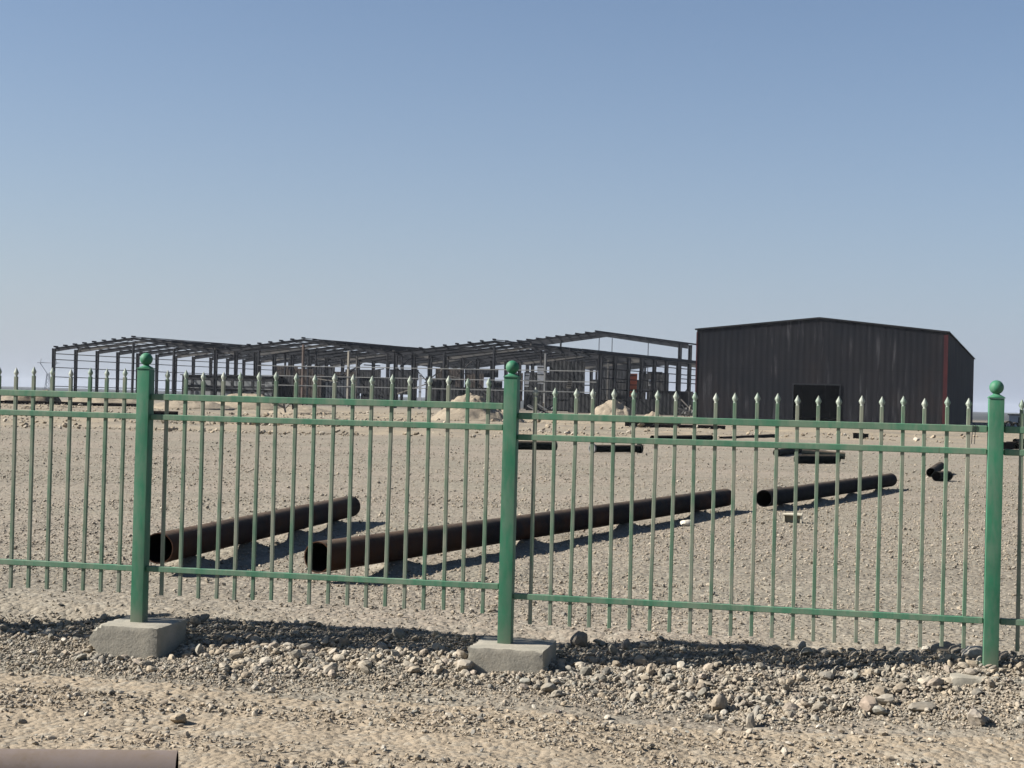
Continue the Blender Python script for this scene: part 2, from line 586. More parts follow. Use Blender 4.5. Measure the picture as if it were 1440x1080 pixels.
def scatter(name, x, y, size, proto, pal, sink=.25, smooth=True, tilt=.35, mat=None):
    n = len(x)
    z = hz(x, y) + size * (0.45 - sink)
    yaw = RNG.uniform(0, 2 * np.pi, n); tx = RNG.normal(0, tilt, n); ty = RNG.normal(0, tilt, n)
    cy, sy = np.cos(yaw), np.sin(yaw); cx, sx = np.cos(tx), np.sin(tx); cb, sb = np.cos(ty), np.sin(ty)
    Rz = np.zeros((n, 3, 3)); Rz[:, 0, 0] = cy; Rz[:, 0, 1] = -sy; Rz[:, 1, 0] = sy; Rz[:, 1, 1] = cy; Rz[:, 2, 2] = 1
    Rx = np.zeros((n, 3, 3)); Rx[:, 0, 0] = 1; Rx[:, 1, 1] = cx; Rx[:, 1, 2] = -sx; Rx[:, 2, 1] = sx; Rx[:, 2, 2] = cx
    Ry = np.zeros((n, 3, 3)); Ry[:, 1, 1] = 1; Ry[:, 0, 0] = cb; Ry[:, 0, 2] = sb; Ry[:, 2, 0] = -sb; Ry[:, 2, 2] = cb
    M = np.einsum('nij,njk,nkl->nil', Rx, Ry, Rz)
    which = RNG.integers(0, len(proto), n)
    cols = pal[RNG.integers(0, len(pal), n)] * RNG.uniform(.85, 1.35, (n, 1))
    V = []; Fc = []; C = []; off = 0
    for k, (pv, pf) in enumerate(proto):
        idx = np.where(which == k)[0]
        if len(idx) == 0: continue
        w = np.einsum('nij,vj->nvi', M[idx], pv) * (size[idx] * .5)[:, None, None]
        w = w + np.stack([x[idx], y[idx], z[idx]], 1)[:, None, :]
        V.append(w.reshape(-1, 3))
        Fc.append((pf[None] + (np.arange(len(idx)) * len(pv))[:, None, None]).reshape(-1, 3) + off)
        off += len(idx) * len(pv)
        c4 = np.ones((len(idx), len(pv), 4)); c4[:, :, :3] = cols[idx][:, None, :]
        C.append(c4.reshape(-1, 4))
    return np_mesh(name, np.concatenate(V), np.concatenate(Fc), mat or M_STONE, np.concatenate(C), smooth=smooth)


def from_st(s, t):
    return P2.x + FN.x * s + FU.x * t, P2.y + FN.y * s + FU.y * t


BLOCK_T = [T0, T1, 0.0]


def keep_clear(s, t):
    ok = np.ones(len(s), bool)
    for bt in BLOCK_T:
        ok &= ~((np.abs(t - bt) < .25) & (np.abs(s) < .25))
    return ok


# heap of cobbles along the foot of the fence
n = 120000
t = RNG.uniform(-7.5, 6.5, n); s = RNG.uniform(-2.4, .8, n)
front = -0.50 - 0.16 * sstep(t, .3, 2.6) + 0.20 * (vn(t * 1.3, t * 0, 61) - .5) * 2
dens = sstep(s, front - .28, front + .22) * (1 - sstep(s, .25, .60))
dens *= 0.30 + 0.75 * sstep(fbm(t * 1.6, s * 2.6, 63, 3), .34, .60)
dens *= np.where((t < -2.9) & (s < -.15), .5, 1)
k = (RNG.uniform(0, 1, n) < dens) & keep_clear(s, t)
s, t = s[k], t[k]
size = np.exp(RNG.normal(math.log(.0195), .58, len(s))).clip(.008, .10) * (1 + .12 * sstep(t, .3, 2.2))
x, y = from_st(s, t)
h = len(x) // 2
fence_pal = np.concatenate([PALETTE, PALETTE, TANS]) * .86 + np.array((.235, .215, .172)) * .20
tag(scatter('cobblestones', x[:h], y[:h], size[:h], PROTO_MD, fence_pal, .16, smooth=False, tilt=.5), 'angular grey and tan stones heaped along the foot of the green fence', 'stones', kind='stuff')
tag(scatter('pebbles', x[h:], y[h:], size[h:], PROTO_MD, fence_pal, .22, smooth=False, tilt=.5), 'smaller stones mixed into the stone bank under the fence', 'stones', kind='stuff')

n = 150000
t = RNG.uniform(-6.8, 6.2, n); s = RNG.uniform(-1.1, .7, n)
front = -0.62 - 0.16 * sstep(t, .3, 2.6) + 0.20 * (vn(t * 1.3, t * 0, 61) - .5) * 2
dens = sstep(s, front - .28, front + .22) * (1 - sstep(s, .25, .65)) * (.5 + .5 * fbm(t * 2, s * 3, 64))
k = (RNG.uniform(0, 1, n) < dens) & keep_clear(s, t)
s, t = s[k], t[k]
size = np.exp(RNG.normal(math.log(.012), .40, len(s))).clip(.006, .03)
x, y = from_st(s, t)
tag(scatter('bank_grit', x, y, size, PROTO_LO, fence_pal, .10, smooth=False, tilt=.5), 'fine broken grit between the stones under the fence', 'grit', kind='stuff')

# loose stones on the road, patchy
n = 260000
t = RNG.uniform(-6.5, 6.0, n); s = RNG.uniform(-5.2, -.5, n)
dens = sstep(fbm(t * .55, s * 2.1, 71, 4), .49, .64) * .60 + .025
dens = np.maximum(dens, .75 * sstep(s, -1.15, -.6))
k = RNG.uniform(0, 1, n) < dens * .62
s, t = s[k], t[k]
size = np.exp(RNG.normal(math.log(.0115), .52, len(s))).clip(.005, .045)
x, y = from_st(s, t)
tag(scatter('road_gravel', x, y, size, PROTO_LO, np.concatenate([TANS, TANS, PALETTE[:6]]), .12, smooth=False, tilt=.5), 'loose tan gravel scattered over the sandy road', 'gravel', kind='stuff')

# larger loose stones in patches on the road
n = 9000
t = RNG.uniform(-6.5, 6.0, n); s = RNG.uniform(-4.0, -.8, n)
dens = sstep(fbm(t * .6 + 4, s * 2.2, 73, 3), .48, .68)
k = RNG.uniform(0, 1, n) < dens * .5
s, t = s[k], t[k]
size = np.exp(RNG.normal(math.log(.026), .36, len(s))).clip(.014, .065)
x, y = from_st(s, t)
tag(scatter('road_stones', x, y, size, PROTO_MD, np.concatenate([TANS, TANS, PALETTE]), .24, smooth=False, tilt=.35), 'larger grey stones lying in patches on the road', 'stones', kind='stuff')

# gravel on the graded yard behind the fence
n = 330000
yy = 9.0 * (56 / 9.0) ** RNG.uniform(0, 1, n)
xx = RNG.uniform(-.47, .47, n) * yy * 1.0
s, t = st(xx, yy)
dens = sstep(s, .2, .9) * (.30 + .70 * sstep(fbm(xx * .35, yy * .5, 81, 3), .36, .62)) * (1 - .55 * sstep(yy, 16, 56))
k = RNG.uniform(0, 1, n) < dens * .55
xx, yy = xx[k], yy[k]
size = np.exp(RNG.normal(math.log(.0115), .50, len(xx))).clip(.006, .05) * (yy / 11) ** .45
yard_pal = np.concatenate([PALETTE[:5], TANS, TANS, PALETTE[5:]]) * .55 + np.array((.235, .208, .165)) * .48
tag(scatter('yard_gravel', xx, yy, size, PROTO_LO, yard_pal, .20, smooth=False, tilt=.4), 'pale gravel strewn over the graded yard behind the fence', 'gravel', kind='stuff')

# rubble on the rough strips in front of the buildings
n = 30000
yy = RNG.uniform(56, 122, n); xx = RNG.uniform(-.36, .36, n) * yy
dens = sstep(fbm(xx * .09, yy * .30, 91, 3), .50, .64) + .5 * np.exp(-((yy - 59) / 1.2) ** 2)
dens *= np.where(xx > 4, .55, 1)
k = RNG.uniform(0, 1, n) < dens * .8
xx, yy = xx[k], yy[k]
size = np.exp(RNG.normal(math.log(.085), .55, len(xx))).clip(.04, .45)
tag(scatter('rubble', xx, yy, size, PROTO_LO, TANS * .95, .1, smooth=False), 'clods and rubble strewn over the rough strip before the buildings', 'rubble', kind='stuff')

# single rocks one can pick out


def boulder(px, py, dia, colr, label, proto=0, flat=1.0, yaw=0, z_off=0.0):
    p = ground_pt(px, py, -.13)
    for _ in range(8):
        p = ground_pt(px, py, float(hz(p.x, p.y)))
    v, f = PROTO_HI[proto]
    c, s_ = math.cos(yaw), math.sin(yaw)
    w = v.copy() * dia * .5; w[:, 2] *= flat
    w = np.stack([w[:, 0] * c - w[:, 1] * s_, w[:, 0] * s_ + w[:, 1] * c, w[:, 2]], 1)
    w[:, 2] -= w[:, 2].min()
    col4 = np.ones((len(v), 4)); col4[:, :3] = colr
    o = np_mesh('rock', w, f, M_STONE, col4)
    o.data.set_sharp_from_angle(angle=R(24))
    o.location = (p.x, p.y + dia * .3, float(hz(p.x, p.y + dia * .3)) - dia * .08 + z_off)
    tag(o, label, 'rock', 'single rocks among the gravel')


boulder(815, 921, .125, (0.180, 0.164, 0.146), 'round grey cobble on its side in the shade right of the middle footing', 0, 1.5, .3)
boulder(1372, 948, .17, (0.475, 0.433, 0.363), 'white flat stone leaning at the foot of the right fence post', 1, 1.0, .1)
boulder(1352, 958, .12, (.36, .33, .28), 'tan stone lying in front of the buried footing of the right post', 6, 1.0, .7)
boulder(738, 946, .15, (0.302, 0.258, 0.201), 'pale tan rock resting against the front of the middle footing', 2, 1.3, .6)
boulder(656, 937, .15, (0.288, 0.265, 0.227), 'pale grey rock at the left front corner of the middle footing', 3, 1.2, 1.9)
boulder(1220, 1004, .13, (0.288, 0.230, 0.181), 'tan rock with a dark shaded side alone at the front of the stone bank', 4, 1.2, 2.3)
boulder(1014, 984, .15, (0.288, 0.244, 0.194), 'rounded tan boulder in the stones between middle and right posts', 5, 1.1, .9)
boulder(1330, 966, .17, (0.259, 0.223, 0.175), 'broad brown rock below the white stone in the bank', 6, .9, .2)
boulder(1378, 1022, .16, (0.252, 0.223, 0.188), 'grey rock low on the stone bank under the right post', 7, 1.1, 1.2)
boulder(1300, 1004, .18, (0.223, 0.203, 0.168), 'flat grey slab of stone at the foot of the bank', 8, .7, .4)
boulder(880, 925, .11, (0.202, 0.182, 0.162), 'dark grey cobble behind the fence among shaded stones', 9, 1.2, 1.0)
boulder(966, 740, .20, (0.576, 0.531, 0.441), 'white stone lying in the shadow of the long pipe', 1, .8, .4)
boulder(1096, 688, .17, (0.475, 0.433, 0.356), 'pale stone behind the end of the short dark pipe', 3, .9, .9)
boulder(250, 1019, .10, (0.331, 0.265, 0.181), 'small tan stone alone on the road above the grey pipe', 4, .9, .9)

# ------------------------------------------------------------------ the fence
Z0 = {T0: 0.0, T1: 0.0, 0.0: 0.0, T3: -.055, T4: -.055}


def fp(t, s=0.0, z=0.0):
    return P2 + FU * t + FN * s + Vector((0, 0, z))


fence = thing('fence', 'green steel fence with spear-topped pickets, square ball-capped posts and concrete footings', 'fence', (0, P2.y, -.13))


def ball_bm():
    bm = bmesh.new(); prof = [(.046, 0), (.046, .004), (.030, .012), (.020, .018), (.018, .022), (.024, .027)]
    rb = .041; zc = .058
    for a in np.linspace(-62, 90, 14):
        prof.append((rb * math.cos(R(a)), zc + rb * math.sin(R(a))))
    seg = 28; rings = []
    for r, z in prof:
        rings.append([bm.verts.new((max(r, 1e-4) * math.cos(i * 2 * math.pi / seg), max(r, 1e-4) * math.sin(i * 2 * math.pi / seg), z)) for i in range(seg)])
    for a, b in zip(rings, rings[1:]):
        for i in range(seg):
            bm.faces.new((a[i], a[(i + 1) % seg], b[(i + 1) % seg], b[i]))
    bm.faces.new(rings[0][::-1])
    bmesh.ops.remove_doubles(bm, verts=bm.verts, dist=2e-4)
    return bm


def box_bm(w, d, h, z0=0, bev=.004):
    bm = bmesh.new()
    add_box(bm, (0, 0, z0 + h / 2), FU, FN, (0, 0, 1), w, d, h)
    bmesh.ops.bevel(bm, geom=list(bm.edges), offset=bev, segments=2, affect='EDGES', profile=.7)
    return bm


def local(name, bm, mat, parent, loc, smooth=False):
    me = bpy.data.meshes.new(name); bmesh.ops.recalc_face_normals(bm, faces=bm.faces); bm.to_mesh(me); bm.free()
    me.materials.append(mat)
    if smooth:
        me.shade_smooth(); me.set_sharp_from_angle(angle=R(35))
    o = bpy.data.objects.new(name, me); COL.objects.link(o); o.parent = parent; o.location = loc
    return o


def footing_bm(seed):
    bm = bmesh.new()
    add_box(bm, (0, 0, -.13), FU, FN, (0, 0, 1), .465, .46, .26)
    bmesh.ops.subdivide_edges(bm, edges=list(bm.edges), cuts=13, use_grid_fill=True)
    rr = random.Random(seed)
    for v in bm.verts:
        u = v.co.dot(FU); w = v.co.dot(FN); z = v.co.z
        # worn arrises and a chipped left end
        e = (abs(u) > .22) + (abs(w) > .22) + (z > -.012)
        if e >= 2:
            v.co -= (FU * (u / .23 if abs(u) > .22 else 0) + FN * (w / .23 if abs(w) > .22 else 0) + Vector((0, 0, 1 if z > -.012 else 0))) * rr.uniform(.000, .007) * (2.2 if rr.random() < .12 else 1)
        v.co += Vector((rr.uniform(-1, 1), rr.uniform(-1, 1), rr.uniform(-1, 1))) * .0012
        if seed == 1 and u < -.12:
            k = (-.12 - u) / .11
            v.co += FU * (k * max(0, (z + .085)) * .55) + FU * (k * max(0, -.11 - z) * .9)
    return bm


L0 = fence.location
post_src = None
for t in (T0, T1, 0.0, T3, T4):
    z0 = Z0[t]
    if post_src is None:
        post = local('post', box_bm(.084, .084, 1.63 + .16, -.16), M_POST, fence, fp(t, 0, z0) - L0, True)
        cap = local('post_cap', box_bm(.092, .092, .007, 0, .002), M_POST, post, (0, 0, 1.631))
        ball = local('ball_finial', ball_bm(), M_POST, post, (0, 0, 1.637), True)
        post_src = (post, cap, ball)
    else:
        post = copy_child(post_src[0], fence, fp(t, 0, z0) - L0)
        copy_child(post_src[1], post, post_src[1].location)
        copy_child(post_src[2], post, post_src[2].location)
for i, t in enumerate((T0, T1, 0.0, T3)):
    f_ = local('concrete_footing', footing_bm(i), M_CONC, fence, fp(t + (.05 if i == 2 else 0), .0, .004 if i < 3 else -.004) - L0, True)

# a picket: hollow square bar, its spear a sub-part
bmP = bmesh.new()
add_box(bmP, (0, 0, 1.388 / 2), FU, FN, (0, 0, 1), .0215, .0215, 1.388)
bmesh.ops.bevel(bmP, geom=[e for e in bmP.edges if abs((e.verts[0].co - e.verts[1].co).z) > .5], offset=.002, segments=1, affect='EDGES')
bmS = bmesh.new()
rings = []
for z, w, d in ((0, .0108, .0108), (.004, .0085, .0085), (.012, .0125, .0095), (.024, .0185, .0115), (.031, .0165, .0108), (.060, .0012, .0012)):
    rings.append([bmS.verts.new((FU * (w * a) + FN * (d * b) + Vector((0, 0, z)))) for a, b in ((1, 0), (.28, 1), (-.28, 1), (-1, 0), (-.28, -1), (.28, -1))])
for a, b in zip(rings, rings[1:]):
    for i in range(6):
        bmS.faces.new((a[i], a[(i + 1) % 6], b[(i + 1) % 6], b[i]))
bmS.faces.new(rings[0][::-1]); bmS.faces.new(rings[-1])
picket_src = None
JIT = random.Random(5)
panels = ((T0, T1, 18, .145, .0), (T1, 0.0, 18, .150, .0), (0.0, T3, 22, .152, -.055), (T3, T4, 18, .145, -.055))
for (ta, tb, npk, gap, z0) in panels:
    step = (tb - ta - 2 * gap) / (npk - 1)
    for i in range(npk):
        p = fp(ta + gap + step * i + JIT.uniform(-.003, .003), 0, z0 + .18 + JIT.uniform(-.007, .007)) - L0
        if picket_src is None:
            a = local('picket', bmP, M_PICK, fence, p)
            b = local('spear_tip', bmS, M_TIP, a, (0, 0, 1.388))
            picket_src = (a, b)
        else:
            a = copy_child(picket_src[0], fence, p)
            b = copy_child(picket_src[1], a, picket_src[1].location)
        lean = JIT.gauss(0, .0042)
        a.rotation_euler = (JIT.gauss(0, .002), lean, 0)
    for zc, h in ((1.452, .040), (1.322, .036), (.346, .036)):
        ln = tb - ta - .098
        bm = bmesh.new()
        add_box(bm, (0, 0, 0), FU, FN, (0, 0, 1), ln, .036, h)
        bmesh.ops.bevel(bm, geom=list(bm.edges), offset=.003, segments=1, affect='EDGES')
        # slight sag and dents of a hand-welded rail
        bmesh.ops.bisect_plane(bm, geom=list(bm.verts) + list(bm.edges) + list(bm.faces), plane_co=FU * .3, plane_no=FU)
        r_ = local('rail', bm, M_RAIL, fence, fp((ta + tb) / 2, 0, z0 + zc + JIT.uniform(-.003, .003)) - L0)
        for sg in (-1, 1):
            b2 = bmesh.new(); add_box(b2, (0, 0, 0), FU, FN, (0, 0, 1), .034, .026, h - .012)
            local('rail_bracket', b2, M_POST, r_, FU * (sg * (ln / 2 + .0155)))
# tie wires between the two upper rails next to the right post
bm = bmesh.new()
add_rod(bm, fp(T3 - .135, -.021, 1.31), fp(T3 - .128, -.021, 1.42), .0022)
add_rod(bm, fp(T3 - .118, -.021, 1.31), fp(T3 - .112, -.021, 1.42), .0022)
mesh_obj('tie_wire', bm, M_STEEL, fence)

# ------------------------------------------------------------------ pipes lying in the yard


def pipe(pxa, pya, pxb, pyb, dia, mat, label, lift=.02, wall=.008, group=None, name='pipe', cat='pipe', flange=False, zadj=(0, 0), nl=1, seg=36):
    """ends given by where the pipe's underside meets the ground in the photo"""
    ends = []
    for (px, py) in ((pxa, pya), (pxb, pyb)):
        p = ground_pt(px, py, 0.0)
        for _ in range(4):
            p = ground_pt(px, py, float(hz(p.x, p.y, False)) + lift)
        ends.append(p)
    a = ends[0] + Vector((0, 0, dia / 2 + zadj[0])); b = ends[1] + Vector((0, 0, dia / 2 + zadj[1]))
    o = thing(name, label, cat, ((a + b) / 2).to_tuple(), group or 'steel pipes lying in the yard')
    o.location.z = float(hz(o.location.x, o.location.y, False))
    bm = bmesh.new(); add_tube(bm, a, b, dia / 2, dia / 2 - wall, seg, nl=nl)
    mesh_obj('barrel', bm, mat, o, smooth=True).data.materials.append(M_BORE_SHADE)
    if flange:
        d = (b - a).normalized()
        for q, sg in ((a, 1), (b, -1)):
            bm = bmesh.new(); add_tube(bm, q - d * (.002 * sg), q + d * (.05 * sg), dia / 2 + .045, dia / 2 + .001, seg)
            mesh_obj('flange', bm, M_STEEL_LIGHT if sg > 0 else mat, o, smooth=True).data.materials.append(M_BORE_SHADE)
    return o


def long_pipe(k, mat, label):
    xa, ya, xb, yb, dia, la, lb = LONG[k]
    a = ground_pt(xa, ya, la) + Vector((0, 0, dia / 2)); b = ground_pt(xb, yb, lb) + Vector((0, 0, dia / 2))
    c = (a + b) / 2
    o = thing('pipe', label, 'pipe', (c.x, c.y, float(hz(c.x, c.y, False))), 'steel pipes lying in the yard')
    bm = bmesh.new(); add_tube(bm, a, b, dia / 2, dia / 2 - .008, 40, nl=6)
    mesh_obj('barrel', bm, mat, o, smooth=True).data.materials.append(M_BORE_SHADE)


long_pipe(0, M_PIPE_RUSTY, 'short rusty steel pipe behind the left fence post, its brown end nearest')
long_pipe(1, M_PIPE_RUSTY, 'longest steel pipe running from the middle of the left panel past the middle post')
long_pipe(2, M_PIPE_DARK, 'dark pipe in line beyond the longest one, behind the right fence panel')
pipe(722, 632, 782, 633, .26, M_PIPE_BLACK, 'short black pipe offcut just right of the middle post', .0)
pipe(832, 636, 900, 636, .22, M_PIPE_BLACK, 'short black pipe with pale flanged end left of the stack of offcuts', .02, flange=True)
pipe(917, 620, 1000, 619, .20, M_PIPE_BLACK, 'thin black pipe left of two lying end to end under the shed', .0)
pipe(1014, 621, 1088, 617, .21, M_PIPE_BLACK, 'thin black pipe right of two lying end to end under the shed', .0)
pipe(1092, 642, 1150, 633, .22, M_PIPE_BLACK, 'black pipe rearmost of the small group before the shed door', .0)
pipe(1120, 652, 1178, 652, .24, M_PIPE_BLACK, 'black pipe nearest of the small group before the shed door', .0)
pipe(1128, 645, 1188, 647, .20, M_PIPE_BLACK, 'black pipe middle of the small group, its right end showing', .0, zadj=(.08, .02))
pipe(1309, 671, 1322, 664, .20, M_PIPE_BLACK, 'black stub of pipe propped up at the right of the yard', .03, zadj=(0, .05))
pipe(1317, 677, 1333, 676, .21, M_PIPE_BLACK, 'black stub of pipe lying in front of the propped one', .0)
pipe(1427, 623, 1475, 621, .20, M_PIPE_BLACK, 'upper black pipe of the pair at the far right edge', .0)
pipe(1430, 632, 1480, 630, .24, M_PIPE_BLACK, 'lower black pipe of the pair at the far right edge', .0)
# the grey pipe in the foreground
pa = at(-260, 1051, 6.42); pb = at(249, 1056, 6.62)
o = thing('pipe', 'weathered pinkish grey pipe cut off at the near left corner', 'pipe', ((pa.x + pb.x) / 2, (pa.y + pb.y) / 2, -.24))
bm = bmesh.new(); add_tube(bm, pa - Vector((0, 0, .11)), pb - Vector((0, 0, .11)), .11, .101, 48)
mesh_obj('barrel', bm, M_PIPE_GREY, o, smooth=True).data.materials.append(M_BORE_SHADE)

# small things lying in the yard
p = ground_pt(1114, 736, 0.0)
o = thing('masonry_block', 'small cream block with a dark end lying beneath the dark pipe', 'block', (p.x, p.y, float(hz(p.x, p.y))))
ux_, uy_ = Vector((1, -.25, 0)).normalized(), Vector((.25, 1, 0)).normalized()
bm = bmesh.new()
add_box(bm, p + ux_ * -.108 + uy_ * .08 + ZZ0 * .05, ux_, uy_, (0, 0, 1), .022, .14, .10)
add_box(bm, p + ux_ * .108 + uy_ * .08 + ZZ0 * .05, ux_, uy_, (0, 0, 1), .022, .14, .10)
add_box(bm, p + uy_ * .142 + ZZ0 * .05, ux_, uy_, (0, 0, 1), .192, .016, .10)
mesh_obj('block_body', bm, M_CREAM, o)
bm = bmesh.new(); add_box(bm, p + uy_ * .075 + ZZ0 * .111, ux_, uy_, (0, 0, 1), .25, .17, .02)
bmesh.ops.bevel(bm, geom=list(bm.edges), offset=.004, segments=2, affect='EDGES')
mesh_obj('pale_top', bm, M_CREAM, o)

# rusty wire on the bank
bm = bmesh.new()
pts = []
for (px, py) in ((1240, 960), (1275, 952), (1310, 942), (1350, 934), (1388, 926)):
    q = ground_pt(px, py, -.1)
    for _ in range(6): q = ground_pt(px, py, float(hz(q.x, q.y)) + .025)
    pts.append(q)
for a, b in zip(pts, pts[1:]): add_rod(bm, a, b, .0035)
tag(mesh_obj('wire', bm, M_PIPE_RUSTY), 'thin rusty wire lying over the stones left of the right post', 'wire')

# ------------------------------------------------------------------ sand and earth heaps


def heap(px, py_base, Y, w, d, h, mat, label, seed, name='sand_heap', cat='heap', peak=0.0, sharp=1.15, group=None):
    c = at(px, py_base, Y); z0 = float(hz(c.x, c.y))
    n = 96; ang = np.linspace(0, 2 * np.pi, n, endpoint=False); rad = np.linspace(0, 1, 36)
    A, B = np.meshgrid(ang, rad)
    X = np.cos(A) * B * w / 2 + peak * w * (1 - B) ; Yv = np.sin(A) * B * d / 2
    edge_ = 1 + .22 * (vn(np.cos(A) * 1.7 + 5, np.sin(A) * 1.7 + 5, seed) - .5)
    prof = (.55 * np.cos(np.clip(B, 0, 1) * np.pi / 2) ** 1.5 + .45 * np.clip(1 - B, 0, 1)) ** sharp
    Z = h * prof + h * .62 * (fbm(X / w * 8 + 9, Yv / d * 8 + 4, seed + 3, 5) - .5) * np.clip(1.2 - B, 0, 1) * np.clip(B * 3, .5, 1)
    X *= edge_; Yv *= edge_
    Z = np.where(B > .98, -.25, Z)
    v = np.stack([X.ravel(), Yv.ravel(), Z.ravel()], 1)
    f = []
    for i in range(len(rad) - 1):
        for j in range(n):
            f.append((i * n + j, i * n + (j + 1) % n, (i + 1) * n + (j + 1) % n, (i + 1) * n + j))
    o = np_mesh(name, v, np.array(f)[:, ::-1], mat)
    o.location = (c.x, c.y, z0 - .02)
    tag(o, label, cat, group or 'heaps of spoil and sand')
    return o


heap(660, 590, 100, 5.6, 5.5, 1.85, M_SAND, 'tallest pale sand heap, left of the middle post', 5, sharp=.85)
heap(706, 590, 103, 3.4, 4, 1.0, M_SAND, 'lower sand heap touching the tallest one behind the middle post', 9, sharp=.9)
heap(862, 592, 125, 5.0, 6, 1.9, M_SAND, 'sand heap with tumbled right side below the frame corner', 13, sharp=.9, peak=-.03)
heap(350, 560, 128, 8.5, 6, 1.25, M_SAND_DULL, 'long low dull heap in front of the black site shed', 17, sharp=.7)
heap(270, 559, 118, 7.0, 6, .75, M_SAND, 'flat pale heap right of the left fence post', 21, sharp=.7)
heap(150, 555, 130, 9.0, 6, .95, M_SAND_DULL, 'wide low heap under the left columns of the frame', 25, sharp=.65)
heap(42, 552, 140, 3.2, 4, 1.15, M_EARTH, 'dark brown earth heap left of the frame', 29, name='earth_heap', sharp=.6)
heap(66, 552, 138, 2.6, 4, 1.25, M_EARTH, 'rounded brown earth heap beside the first frame column', 33, name='earth_heap', sharp=.5)
heap(22, 553, 150, 4.5, 5, .7, M_SAND, 'small pale heap at the far left edge', 37, sharp=.8)
heap(425, 565, 112, 5.0, 5, .5, M_SAND, 'thin spread of pale sand in front of the black doorway', 41, sharp=.8)
heap(918, 596, 120, 2.4, 3, .85, M_SAND_DULL, 'small grey heap left of the big dark shed', 45, sharp=.8)

# ------------------------------------------------------------------ the three-span steel frame
UA = R(-25.4)
BU = Vector((math.cos(UA), math.sin(UA), 0)); BV = Vector((-BU.y, BU.x, 0)); ZZ = Vector((0, 0, 1))
cA = at(77, 520, 216); O = Vector((cA.x, cA.y, 0))
mR = at(841, 540, 1).x
WID = (mR * O.y - O.x) / (BU.x - mR * BU.y)
SP = WID / 3
EAVE, RIDGE, BAY, NB = 6.95, 8.45, 4.5, 16
LEN = BAY * NB


def bp(u, v, z): return O + BU * u + BV * v + ZZ * z


frame = thing('steel_frame_building', 'unclad dark steel skeleton of a three-gabled building', 'steel frame', bp(WID / 2, LEN / 2, 0).to_tuple())


def eave_at(u):
    k = (u % SP) / SP if u < WID - 1e-6 else 1.0
    return EAVE + (RIDGE - EAVE) * (1 - abs(2 * k - 1))


for fi in range(NB + 1):
    v = fi * BAY
    for li in range(4):
        u = li * SP
        bm = bmesh.new()
        add_ibeam(bm, bp(u + .24 * (1 if li < 3 else -1) * (li != 0 and li != 3 and 1 or 0) , v, -.1), bp(u + .24 * (1 if li < 3 else -1) * (li != 0 and li != 3 and 1 or 0), v, EAVE - .12), .26, .36, .50, BU if li < 3 else -BU)
        mesh_obj('column', bm, M_STEEL, frame)
    for si in range(3):
        bm = bmesh.new()
        u0 = si * SP
        add_ibeam(bm, bp(u0 + .03, v, EAVE - .02), bp(u0 + SP / 2, v, RIDGE - .02), .22, .54, .28, ZZ)
        add_ibeam(bm, bp(u0 + SP / 2, v, RIDGE - .02), bp(u0 + SP - .03, v, EAVE - .02), .22, .28, .54, ZZ)
        mesh_obj('rafter', bm, M_STEEL if fi == 0 else (M_STEEL, M_STEEL, M_STEEL_MID, M_STEEL, M_STEEL)[(fi * 7 + si * 3) % 5], frame)  # paler steel on some inner rafters paints in sunlit streaks
for si in range(3):
    for k in range(17):
        u = si * SP + (k / 16) * (SP - .3) + .15
        kk = ((u - si * SP) / SP)
        z = EAVE + (RIDGE - EAVE) * (1 - abs(2 * kk - 1)) + .10
        bm = bmesh.new()
        add_beam(bm, bp(u, -.5, z), bp(u, .35, z), .09, .21)          # stiffened end over the gable rafter
        for b_ in range(NB):                                            # bays bolted on with small differences
            dz = JIT.uniform(-.02, .02)
            add_beam(bm, bp(u, (.36 if b_ == 0 else b_ * BAY), z - .055 + dz), bp(u, (b_ + 1) * BAY - .01, z - .055 + dz), .06, .095)
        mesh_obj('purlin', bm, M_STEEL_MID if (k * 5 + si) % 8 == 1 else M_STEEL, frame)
    # roof bracing rods in three bays
    for b0 in (0, 5, 10):
        for q in range(4):
            ua = si * SP + SP * q / 4; ub = si * SP + SP * (q + 1) / 4
            def zz(u_): return EAVE + (RIDGE - EAVE) * (1 - abs(2 * ((u_ - si * SP) / SP) - 1)) - .3
            if q in (0, 3) or b0 == 0:
                bm = bmesh.new()
                add_rod(bm, bp(ua, b0 * BAY, zz(ua)), bp(ub, (b0 + 1) * BAY, zz(ub)), .045)
                add_rod(bm, bp(ub, b0 * BAY + .0, zz(ub)), bp(ua, (b0 + 1) * BAY, zz(ua) + .1), .045)
                mesh_obj('roof_brace', bm, M_STEEL, frame)
# side-wall girts
for u, off in ((0, -.12), (WID, .12)):
    for z in (1.6, 2.9, 4.2, 5.3, 6.1):
        bm = bmesh.new(); add_beam(bm, bp(u + off, 0, z), bp(u + off, LEN, z), .06, .11)
        mesh_obj('girt', bm, M_STEEL_LIGHT if u == 0 else M_STEEL, frame)
